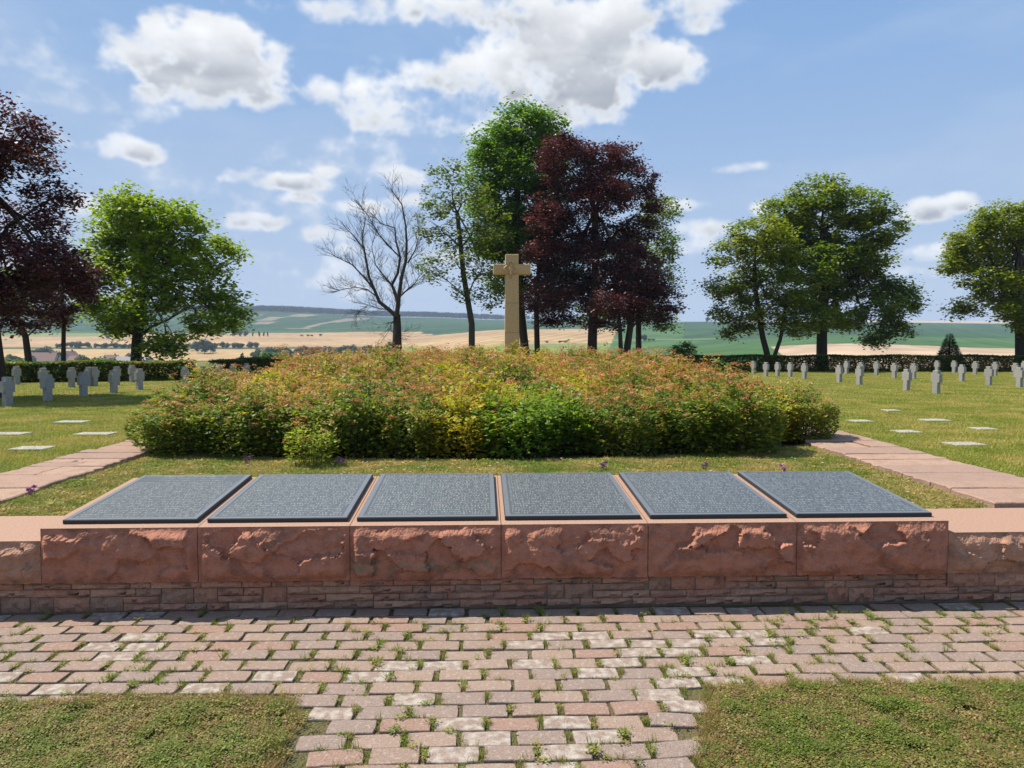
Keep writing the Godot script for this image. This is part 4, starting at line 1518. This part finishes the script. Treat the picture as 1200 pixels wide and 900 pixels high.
	tree("maple_tree", "spreading green maple at the far end of the long hedge", "", behind.call(1197, 41.5), {"seed": 13, "trunk": [[1198, 440], [1197, 415], [1196, 390], [1194, 370], [1190, 350], [1195, 300]], "girth": .62, "leaf": .16, "cols": yellow,
		"clusters": 4.0, "leaves": 30, "cluster": .57, "lobes": [[1165, 262, 34, 20], [1200, 262, 36, 22], [1135, 285, 28, 20], [1175, 300, 44, 22], [1120, 308, 24, 14], [1230, 300, 40, 40], [1145, 332, 34, 14], [1190, 340, 36, 18], [1165, 362, 30, 14], [1140, 360, 16, 9], [1185, 378, 22, 12], [1240, 360, 34, 30]]})
	tree("young_maple", "little dark bush poking up behind the hedge beside the purple trees", "", behind.call(800, 42.5), {"seed": 14, "trunk": [[801, 432], [800, 420], [800, 410], [799, 405]], "girth": .08, "leaf": .12, "cols": ash,
		"clusters": 9.0, "leaves": 16, "cluster": .3, "lobes": [[793, 409, 10, 5], [806, 408, 9, 6], [800, 415, 14, 4]]})
	# a small conifer beyond the long hedge
	var dice := RandomNumberGenerator.new()
	dice.seed = 15
	var foot: Vector3 = behind.call(1112, 44.0)
	var t := thing("fir_tree", foot, "small dark conifer behind the long hedge", "tree")
	var wood := MB.new()
	wood.tube([Vector3(0, -.1, 0), Vector3(0, 1.2, 0), Vector3(0, 2.1, 0)], [.08, .05, .01], 6)
	var green := MB.new()
	for k in 7000:
		var y := 2.1 * (1.0 - sqrt(dice.randf()))
		var r := (2.15 - y) * .42 * sqrt(dice.randf())
		var a := dice.randf() * TAU
		var along := Vector3(cos(a), dice.randf_range(-.5, .3), sin(a)).normalized()
		green.leaf(Vector3(cos(a) * r, y + .05, sin(a) * r), along, along.cross(Vector3(dice.randf_range(-.5, .5), 1, dice.randf_range(-.5, .5))).normalized(), .17, .045, Color(.035, .075, .028) * dice.randf_range(.7, 1.5))
	part("trunk", wood.mesh(M.bark), t)
	part("crown", green.mesh(M.leaf), t)


# ---------------------------------------------------------------- the tall cross and the graves
func tall_cross() -> void:
	var z := -18.6
	var mid := on_plane(599.8, 400, z)
	var foot := LAWN + mound(mid.x, z)
	var y := func(w: float) -> float: return on_plane(600, w, z).y
	var t := thing("stone_cross", Vector3(mid.x, foot, z), "tall ochre sandstone cross rising out of the shrub bed", "cross")
	var k := 18.6 / FOCAL
	var s0 := 7.9 * k
	var d := .15
	var b1: float = y.call(390.0) - foot
	var b2: float = y.call(355.5) - foot
	var a0: float = y.call(322.0) - foot
	var a1: float = y.call(310.2) - foot
	var top: float = y.call(298.7) - foot
	var taper := func(mb: MB, y0: float, y1: float, w0: float, w1: float, g: float) -> void:
		var p := []
		for e in [[y0 + .003, w0], [y1 - .003, w1]]:
			for q in [[-1, 1], [1, 1], [1, -1], [-1, -1]]:
				p.append(Vector3(q[0] * e[1], e[0], q[1] * g * e[1] / w0))
		for i in 4:
			mb.quad(p[i], p[(i + 1) % 4], p[4 + (i + 1) % 4], p[4 + i])
		mb.quad(p[4], p[5], p[6], p[7])
		mb.quad(p[3], p[2], p[1], p[0])
	var mb := MB.new()
	taper.call(mb, -.1, b1, s0 * 1.10, s0 * 1.06, d * 1.1)
	part("base_block", mb.mesh(M.cross), t)
	mb = MB.new()
	taper.call(mb, b1, b2, s0 * 1.04, s0 * 1.0, d)
	part("shaft_block", mb.mesh(M.cross), t)
	mb = MB.new()
	taper.call(mb, b2, a0, s0 * 1.0, s0 * .96, d)
	part("shaft_block", mb.mesh(M.cross), t)
	mb = MB.new()
	var aw := 21.6 * k
	mb.box(Vector3(-aw, a0 + .002, -d * .96), Vector3(aw, a1, d * .96), Color.WHITE, .008)
	part("arms", mb.mesh(M.cross), t)
	mb = MB.new()
	mb.box(Vector3(-s0 * .96, a1 + .001, -d * .96), Vector3(s0 * .96, top, d * .96), Color.WHITE, .008)
	part("head", mb.mesh(M.cross), t)
	# carved relief in the crossing: a haloed, robed half figure with folded wings, and a small ledge below
	var r := MB.new()
	var zc := d * .96 + .010
	var cx := -1.6 * k
	var cy := (a0 + a1) * .5
	var ring := func(px: float, py: float, rx: float, ry: float, fat: float) -> void:
		var pts := []
		var rr := []
		for i in 17:
			var a := TAU * i / 16.0
			pts.append(Vector3(cx + px + cos(a) * rx, cy + py + sin(a) * ry, zc))
			rr.append(fat)
		r.tube(pts, rr, 6)
	ring.call(0.0, .125, .05, .052, .014)
	for s in [-1.0, 1.0]:
		var pts := []
		var rr := []
		for i in 8:
			var a := i / 7.0
			pts.append(Vector3(cx + s * (.035 + .115 * sin(PI * (a * .82 + .12))), cy + .085 - a * .20, zc - .004))
			rr.append(.030 * sin(PI * (a * .9 + .08)) + .006)
		r.tube(pts, rr, 6)
	r.tube([Vector3(cx, cy + .15, zc - .01), Vector3(cx, cy + .12, zc), Vector3(cx, cy + .08, zc)], [.008, .030, .018], 8)
	r.tube([Vector3(cx, cy + .085, zc), Vector3(cx, cy + .04, zc + .004), Vector3(cx, cy - .06, zc), Vector3(cx, cy - .15, zc)], [.02, .045, .042, .030], 8)
	r.box(Vector3(cx - .035, cy - .205, zc - .01), Vector3(cx + .035, cy - .185, zc + .03), Color.WHITE, .004)
	part("relief", r.mesh(M.cross), t)


func grave_cross_mesh() -> ArrayMesh:
	var mb := MB.new()
	var h := .61
	var s := .075
	var a := .125
	var d := .065
	var out := [Vector2(-s, -.05), Vector2(s, -.05), Vector2(s, .29), Vector2(a, .29), Vector2(a, .52), Vector2(s * .98, .52), Vector2(s * .98, h), Vector2(-s * .98, h), Vector2(-s * .98, .52), Vector2(-a, .52), Vector2(-a, .29), Vector2(-s, .29)]
	var b := .007
	var face := []
	for i in out.size():
		var p: Vector2 = out[i]
		var e0: Vector2 = (p - out[(i + 11) % 12]).normalized()
		var e1: Vector2 = (out[(i + 1) % 12] - p).normalized()
		var n0 := Vector2(-e0.y, e0.x)
		var n1 := Vector2(-e1.y, e1.x)
		face.append(p + (n0 + n1) * b)
	for z in [1.0, -1.0]:
		var tri := Geometry2D.triangulate_polygon(PackedVector2Array(face))
		for i in range(0, tri.size(), 3):
			var q := []
			for k in 3:
				q.append(Vector3(face[tri[i + k]].x, face[tri[i + k]].y, d * z))
			if ((q[1] - q[0]).cross(q[2] - q[0]).z > 0) == (z > 0):
				mb.tri(q[0], q[1], q[2])
			else:
				mb.tri(q[0], q[2], q[1])
		for i in 12:
			var j := (i + 1) % 12
			var p0 := Vector3(face[i].x, face[i].y, d * z)
			var p1 := Vector3(face[j].x, face[j].y, d * z)
			var o0 := Vector3(out[i].x, out[i].y, (d - b) * z)
			var o1 := Vector3(out[j].x, out[j].y, (d - b) * z)
			if z > 0:
				mb.quad(o0, o1, p1, p0)
			else:
				mb.quad(p0, p1, o1, o0)
	for i in 12:
		var j := (i + 1) % 12
		mb.quad(Vector3(out[i].x, out[i].y, -(d - b)), Vector3(out[j].x, out[j].y, -(d - b)), Vector3(out[j].x, out[j].y, d - b), Vector3(out[i].x, out[i].y, d - b))
	return mb.mesh(M.granite)


func graves() -> void:
	var dice := RandomNumberGenerator.new()
	dice.seed = 8
	var shape := grave_cross_mesh()
	var mound_left := [[9, 476.5], [20, 450.5], [51, 455], [56, 470.5], [84, 454], [98, 464.8], [104, 452.6], [111, 452.4], [133.5, 461], [137, 451], [155, 447.8], [163.5, 457], [217, 451.5], [238.5, 449.3], [257, 446.8], [273.5, 444.5], [289, 443]]
	var right := [[883, 438], [897.5, 441], [911, 441], [926, 441.5], [942.5, 443.8], [983.5, 448], [992, 438], [1007, 451], [1009, 441], [1027, 439.5], [1048, 443], [1062, 457.5], [1070.5, 444], [1097, 461], [1098, 437], [1118, 437], [1127, 446.6], [1142.5, 439], [1158.5, 451.3], [1166, 440.4], [1190, 443], [1194.5, 453.6], [1200, 438]]
	for set_ in [[mound_left, 64.0, "grey stone grave cross on the tree-shaded lawn by the oak", "grave crosses on the lawn by the oak"], [right, -65.0, "sunlit grey stone grave cross on the lawn before the long hedge", "grave crosses before the long hedge"]]:
		for q in set_[0]:
			var o := part("grave_cross", shape, self)
			o.name = numbered("grave_cross")
			tag(o, set_[2], "grave cross", set_[3])
			o.position = on_level(q[0], q[1], LAWN - .008)
			o.rotation = Vector3(dice.randf_range(-.015, .015), deg_to_rad(set_[1] + dice.randf_range(-7, 7)), dice.randf_range(-.02, .02))
	# flat name stones let into the grass
	for set_ in [[[[85, 494.5, .46], [10, 508.5, .50], [112, 508.5, .48], [38, 525.5, .40]], "flat pale name stone in the lawn beside the narrower path", "flat stones in the lawn near the oak"],
		[[[1008, 493.5, .32], [1095, 492.5, .40], [1062, 506, .32], [1152, 502.5, .30], [1130, 520.5, .40], [1044, 481, .26]], "flat pale name stone in the lawn beside the wider path", "flat stones in the lawn before the long hedge"]]:
		for q in set_[0]:
			var mb := MB.new()
			var w: float = q[2] * .5
			mb.box(Vector3(-w, -.06, -.15), Vector3(w, .022, .15), Color.WHITE, .006)
			var o := part("name_stone", mb.mesh(M.marker), self)
			o.name = numbered("name_stone")
			tag(o, set_[1], "grave marker", set_[2])
			o.position = on_level(q[0], q[1], LAWN + .01)
			o.position.y = LAWN
			o.rotation.y = dice.randf_range(-.1, .1)


# ---------------------------------------------------------------- the valley and the hills beyond
const DEPTHS := [44, 60, 90, 140, 200, 300, 420, 520, 620, 720, 850, 1000, 1150, 1350, 1600, 1900, 2200, 2600, 3200]
const HEIGHTS := {
	0: [.4, -.5, -2, -4, -6, -8.5, -9.5, -8, -1.8, 2.4, 9.1, 17.7, 25.8, 40.5, 61.9, 92.2, 110.1, 132.8, 161.2],
	300: [.4, -.5, -2, -4, -6, -8.5, -9.5, -8, -1.8, 2.4, 9.1, 17.7, 25.8, 40.5, 61.9, 92.2, 110.1, 132.8, 161.2],
	480: [.4, -.3, -1.5, -3, -4.5, -5.5, -5, -3.0, -.5, 3.2, 9.1, 17.1, 27.1, 39, 56.6, 79.5, 92, 105, 120],
	600: [.4, 0, -.5, -1, -1.4, -1.1, .7, 2.8, 6.4, 10.4, 17.6, 26, 32.2, 42, 54.8, 71.1, 84, 98, 112],
	720: [.4, .1, -.3, -.6, -.7, -.4, 1.1, 3.3, 6.8, 11.2, 18.6, 27.1, 33.5, 42, 53, 66.9, 78, 92, 105],
	800: [.4, .1, 0, 0, -.2, -.1, 2.1, 4.5, 7.8, 12, 18.6, 27.1, 34.7, 45, 58.4, 66, 72, 84, 100],
	1000: [.4, .5, .9, 1, 1.6, 3.3, 5.8, 8.5, 11.9, 16, 21.4, 28.2, 36, 46.5, 61, 72, 80, 88, 96],
	1200: [.4, .4, .9, .8, 1.2, 1.9, 3.9, 6.8, 9.8, 13.6, 18.6, 24.9, 32.2, 43.5, 58.4, 70, 78, 86, 95]}


func profile(u: float, depth: float) -> float:
	var keys := HEIGHTS.keys()
	var a: int = keys[0]
	var b: int = keys[keys.size() - 1]
	for i in keys.size() - 1:
		if u >= keys[i] and u <= keys[i + 1]:
			a = keys[i]
			b = keys[i + 1]
	var t := smoothstep(0.0, 1.0, clampf((u - a) / maxf(b - a, 1.0), 0.0, 1.0)) if a != b else 0.0
	if u < keys[0]: b = a
	if u > keys[keys.size() - 1]: a = b
	var k := 0
	while k < DEPTHS.size() - 2 and depth > DEPTHS[k + 1]:
		k += 1
	var s: float = clampf((depth - DEPTHS[k]) / float(DEPTHS[k + 1] - DEPTHS[k]), 0.0, 1.2)
	var p: float = lerpf(HEIGHTS[a][k], HEIGHTS[a][k + 1], s)
	var q: float = lerpf(HEIGHTS[b][k], HEIGHTS[b][k + 1], s)
	return lerpf(p, q, t)


func land(u: float, depth: float) -> Vector3:
	var p := at_depth(u, depth)
	p.y = profile(u, depth)
	return p


func crop(u: float, d: float, p: Vector3) -> Color:   # what grows there
	var stubble := Color(.44, .31, .155)
	var tan_ := Color(.39, .26, .15)
	var vine := Color(.034, .075, .040)
	var leaf := Color(.050, .110, .040)
	var meadow := Color(.11, .15, .04)
	var n := soft.get_noise_2d(p.x * .12, p.z * .12)
	var strip := soft.get_noise_2d(p.x * .55 + p.z * .30, 4.0)
	var c := meadow
	if u < 500.0 + 20.0 * n:
		if d < 545.0 + 25.0 * n: c = meadow
		elif d < 700.0: c = stubble
		elif d < 735.0: c = Color(.09, .11, .04)
		elif d < 1130.0 + (u - 250.0) * .12: c = tan_ if fmod(absf(d * .011 + u * .002), 2.0) < 1.2 else tan_.lerp(stubble, .8)
		elif d < 1200.0: c = leaf
		else:
			c = vine.lerp(leaf, clampf(.25 + strip * 1.1, 0, 1))
			var lot := p.x * .02 + p.z * .006
			if absf(fmod(lot + 100.0, 5.0) - 2.5) < .06: c = Color(.13, .15, .085)
			for q in [[318, 1640, 9, 70], [355, 1800, 12, 60], [403, 1650, 8, 110], [420, 1720, 8, 80], [310, 1480, 10, 50], [372, 1430, 4, 120], [300, 1760, 6, 40], [350, 1290, 14, 20]]:
				if absf(u - q[0] - (d - q[1]) * .12) < q[2] and absf(d - q[1]) < q[3]:
					c = Color(.22, .19, .13)
		if u < 150 and d > 1000 and d < 1130: c = Color(.20, .23, .08)
		if u > 440.0 + (d - 540.0) * .12 and d > 470 and d < 745: c = Color(.27, .27, .06)
	elif u < 716.0 + (d - 600.0) * .02:
		if d < 600: c = Color(.17, .21, .07) if u > 585 else Color(.27, .27, .06)
		elif d < 1040.0 + (u - 600.0) * .2:
			c = stubble
			var row := absf(fmod(p.x * .105 + p.z * .035 + 500.0, 2.0) - 1.0)
			c = c.lerp(Color(.34, .225, .13), smoothstep(.35, .65, row) * .8)
		else:
			c = vine.lerp(leaf, clampf(.4 + strip, 0, 1))
	else:
		c = leaf.lerp(Color(.075, .15, .05), clampf(.5 + strip * 1.4, 0, 1))
		if d > 640 and u > 800: c = vine.lerp(leaf, clampf(.35 + strip, 0, 1))
		if d > 660 and d < 690 and u < 840: c = Color(.15, .19, .09)
		var edge := 915.0 + (d - 150.0) * -.06
		if d < 330.0 - (u - 1000.0) * .25 and u > edge: c = Color(.44, .33, .235)
		if d > 1440.0 and u > 840: c = Color(.44, .36, .26)
		if u > 780 and u < 830 and d > 1700: c = Color(.42, .40, .34)
	if d > 1930 and u < 620: c = Color(.04, .07, .03)
	if c.r > .33:   # straw rows
		c = c * (1.0 + .10 * sin(p.x * .35 + p.z * .16 + n * 3.0))
	return c * (1.0 + n * .25 + soft.get_noise_2d(p.x * 1.1, p.z * 1.1) * .22)


func hills() -> void:
	var cols := []
	var u := -2600.0
	while u < 3800.0:
		cols.append(u)
		u += 1.9 if u > -90.0 and u < 1290.0 else 60.0
	var rows := []
	var d := 44.0
	while d < 3250.0:
		rows.append(d)
		d *= 1.018 if d < 400.0 else 1.011
	var mb := MB.new()
	mb.grid(cols.size() - 1, rows.size() - 1, func(i: int, j: int): return land(cols[i], rows[j]), func(_p): return Color.WHITE)
	var k := 0
	for j in rows.size():
		for i in cols.size():
			mb.c[k] = crop(cols[i], rows[j], mb.v[k])
			k += 1
	var o := part("hills", mb.mesh(M.terrain), self)
	o.set_meta("kind", "structure")


func far_crown(seed_: int, shape: Vector3, count: int, cols: Array) -> ArrayMesh:   # a crown of unit height
	var dice := RandomNumberGenerator.new()
	dice.seed = seed_
	var mb := MB.new()
	var lumps := []
	for i in 9:
		var a := dice.randf() * TAU
		lumps.append([Vector3(cos(a) * shape.x * .55 * dice.randf(), .30 + .5 * dice.randf(), sin(a) * shape.z * .55 * dice.randf()), dice.randf_range(.18, .30)])
	for i in count:
		var l: Array = lumps[i % 9]
		var d := Vector3(dice.randfn(0, 1), dice.randfn(0, 1), dice.randfn(0, 1)).normalized()
		var p: Vector3 = l[0] + d * l[1] * dice.randf_range(.75, 1.05) * Vector3(shape.x, .9, shape.z) * 1.2
		p.y = clampf(p.y, .04, 1.05)
		var along := d.cross(Vector3(dice.randf_range(-1, 1), dice.randf_range(-1, 1), dice.randf_range(-1, 1))).normalized()
		mb.leaf(p, along, along.cross(d).normalized(), .11, .10, shade(cols[dice.randi() % cols.size()], dice.randf_range(.8, 1.2)))
	return mb.mesh(M.far_leaf)


func far_tree(label: String, group: String, shape: int, kinds: Array, at: Vector3, high: float, wide := 1.0) -> void:
	var t := thing("distant_tree", at, label, "tree", group)
	var c := part("crown", kinds[shape][0], t)
	var w := part("trunk", kinds[shape][1], t)
	c.scale = Vector3(high * wide, high, high * wide)
	w.scale = Vector3(high, high, high)
	t.rotation.y = at.x * 1.7


func far_things() -> void:
	var dice := RandomNumberGenerator.new()
	dice.seed = 41
	var wood := MB.new()
	wood.tube([Vector3(0, -.1, 0), Vector3(0, .55, 0)], [.028, .012], 5)
	var stick := wood.mesh(M.bark)
	var dull := [Color(.030, .062, .026), Color(.040, .075, .030), Color(.050, .085, .032)]
	var fresh := [Color(.075, .16, .03), Color(.06, .13, .025), Color(.10, .19, .035)]
	var kinds := [[far_crown(1, Vector3(.8, 1, .8), 900, dull), stick], [far_crown(2, Vector3(1.0, 1, 1.0), 900, dull), stick], [far_crown(3, Vector3(.45, 1, .45), 700, dull), stick], [far_crown(4, Vector3(1.0, 1, 1.0), 1600, fresh), stick]]
	var put := func(label: String, group: String, list: Array) -> void:   # u, depth, height, width, crown
		for q in list:
			far_tree(label, group, q[4], kinds, land(q[0], q[1]) - Vector3(0, .02 * q[2], 0), q[2], q[3])
	put.call("bluish round tree among the village roofs", "trees in the village", [[12, 440, 7.5, .9, 0], [20, 445, 8, 1, 1], [30, 450, 7, 1, 1], [44, 520, 12, 1.1, 1], [62, 520, 8, 1, 0], [70, 515, 9, 1, 1], [97, 430, 7.5, 1, 0], [103, 445, 7, 1, 1], [112, 420, 7.5, 1.1, 1], [136, 430, 6.5, .9, 0], [240, 620, 12, 1.2, 1], [247, 630, 8, 1, 0], [232, 640, 8, 1, 1], [274, 330, 6.2, .8, 0], [283, 330, 8.5, .6, 2], [280, 320, 5, 1, 1], [296, 560, 6, 1, 1]])
	put.call("fresh green bush on the slope just below the hedge", "green bushes below the hedge", [[24, 120, 3.6, 1.2, 3], [120, 330, 7.0, 1.2, 3], [128, 325, 6.0, 1.2, 3], [180, 150, 2.6, 1.6, 3], [312, 90, 3.0, 1.0, 3], [322, 88, 3.4, 1.2, 3], [334, 92, 2.6, 1.2, 3], [390, 95, 3.0, 1.1, 3], [398, 97, 2.2, 1.1, 3], [440, 100, 2.2, 1.2, 3], [428, 105, 2.0, 1.2, 3]])
	var line := []
	for i in 44:
		var u := 70.0 + i * 5.5 + dice.randf_range(-2, 2)
		if i % 9 == 7: continue
		line.append([u, 715.0 + dice.randf_range(-8, 8), dice.randf_range(4.0, 7.0), dice.randf_range(1.0, 1.5), dice.randi() % 2])
	put.call("dark bluish tree in the hedgerow between two stubble fields", "hedgerow between the stubble fields", line)
	line = []
	for i in 34:
		line.append([300.0 + i * 4.8 + dice.randf_range(-2, 2), 560.0 + dice.randf_range(-30, 25), dice.randf_range(5.5, 9.0), dice.randf_range(.9, 1.3), dice.randi() % 2])
	put.call("dark bluish tree in the belt at the foot of the stubble field", "tree belt in the valley", line)
	put.call("upright tree of the small row out in the stubble field", "row of trees in the stubble field", [[276, 1000, 8.5, .8, 0], [282, 1000, 9, .8, 0], [289, 1000, 8.5, .9, 0], [297, 1005, 6.5, .6, 2], [304, 990, 7.5, .6, 2], [310, 1005, 6.5, .6, 2], [314, 1000, 6.5, .6, 2]])
	put.call("low round bush out in the stubble field", "bushes in the stubble field", [[353, 1010, 2.5, 1.7, 1], [361, 1012, 2.8, 1.8, 1], [366, 1012, 2.5, 1.8, 1], [377, 1020, 3.2, 1.6, 1], [128, 930, 6.5, 1.2, 1], [90, 760, 3, 2, 1]])
	put.call("lone round tree between the green fields behind the purple trees", "", [[751, 640, 6.0, 1.2, 1]])
	put.call("low dark bush by the track between the green fields", "bushes by the field track", [[760, 650, 2.0, 2.0, 1], [764, 652, 1.8, 2.0, 1], [657, 620, 2.0, 2.2, 1], [664, 620, 1.6, 2.2, 1], [640, 622, 1.6, 2.2, 1], [838, 1610, 11, 1.3, 1], [846, 1620, 12, 1.3, 1], [828, 1625, 9, 1.3, 1]])
	# the wood along the ridge
	var places := []
	var tints := []
	for i in 2600:
		var u := dice.randf_range(-160, 640)
		var d := dice.randf_range(1935, 2250)
		if u > 545 and dice.randf() < (u - 545) / 95.0: continue
		if u > 430 and d < 1935 + (u - 430) * .9: continue
		var p := land(u, d)
		var h := dice.randf_range(11, 17)
		places.append(Transform3D(Basis(Vector3.UP, dice.randf() * TAU).scaled(Vector3(h * 1.05, h, h * 1.05)), p))
		tints.append(Color(1, 1, 1) * dice.randf_range(.75, 1.15))
	stuff("forest", far_crown(9, Vector3(.8, 1, .8), 260, dull), places, tints, "dark wood along the ridge of the far hill", "forest")
	village()


func house(label: String, u: float, depth: float, long: float, deep: float, eaves: float, ridge: float, turn: float, roof: Material, base: float) -> void:
	var p := at_depth(u, depth)
	var t := thing("house", Vector3(p.x, base, p.z), label, "house", "village houses below the cemetery")
	t.rotation.y = deg_to_rad(turn)
	var l := long * .5
	var d := deep * .5
	var mb := MB.new()
	mb.box(Vector3(-l, -4, -d), Vector3(l, eaves, d))
	for s in [-1.0, 1.0]:
		mb.tri(Vector3(s * l, eaves, d * -s), Vector3(s * l, eaves, d * s), Vector3(s * l, ridge, 0)) if s < 0 else mb.tri(Vector3(l, eaves, d), Vector3(l, eaves, -d), Vector3(l, ridge, 0))
	part("wall", mb.mesh(M.plaster), t)
	mb = MB.new()
	var o := .5
	var y := eaves - .25
	for s in [-1.0, 1.0]:
		var a := Vector3(-l - o, y, s * (d + o))
		var b := Vector3(l + o, y, s * (d + o))
		var c := Vector3(l + o, ridge + .15, 0)
		var e := Vector3(-l - o, ridge + .15, 0)
		if s > 0:
			mb.quad(a, b, c, e)
		else:
			mb.quad(b, a, e, c)
		mb.quad(a - Vector3(0, .25, 0), b - Vector3(0, .25, 0), b, a)
	var r := part("roof", mb.mesh(roof), t)
	mb = MB.new()
	mb.box(Vector3(l * .45, ridge - 1.0, -.35), Vector3(l * .45 + .7, ridge + 1.0, .35))
	part("chimney", mb.mesh(M.roof), r)
	var n := int(long / 4.0)
	for i in n:
		mb = MB.new()
		mb.box(Vector3(-.5, 0, 0), Vector3(.5, 1.3, .06))
		var w := part("window", mb.mesh(M.window), t)
		w.position = Vector3(-l + long * (i + .5) / n, eaves - 2.1, d + .003)


func village() -> void:
	house("long farm building with a broad brownish tiled roof", 51, 470, 15, 11, -1.0, 4.0, 8, M.roof, -4.6)
	house("low tiled outbuilding attached beside the long farm roof", 68, 475, 9, 9, -1.6, 2.0, -6, M.roof, -4.4)
	house("house with a pale gable turned towards the cemetery", 82, 455, 8, 9, 1.0, 5.2, 78, M.roof, -4.8)
	house("low house with a pinkish roof below the pale gable", 90, 445, 7, 8, -.6, 2.4, 5, M.roof, -4.8)
	house("pale house between the round trees", 131, 470, 7, 8, .2, 3.0, 20, M.roof, -5.0)
	house("grey-roofed shed beside the oak trunk", 147, 430, 8, 8, -.6, 1.8, 4, M.roof_grey, -4.4)
	house("low grey-roofed shed beyond the oak trunk", 168, 430, 7, 7, .2, 2.0, -10, M.roof_grey, -4.4)
	house("whitewashed barn gable behind the grey shed", 154, 480, 5, 6, 1.4, 4.0, 85, M.roof_grey, -4.8)


func _ready() -> void:
	set_up()
	make_materials()
	plaque_materials()
	ground()
	hills()
	paths()
	forecourt()
	memorial_wall()
	tall_cross()
	hedges()
	trees()
	shrub_bed()
	graves()
	far_things()
	lawns()
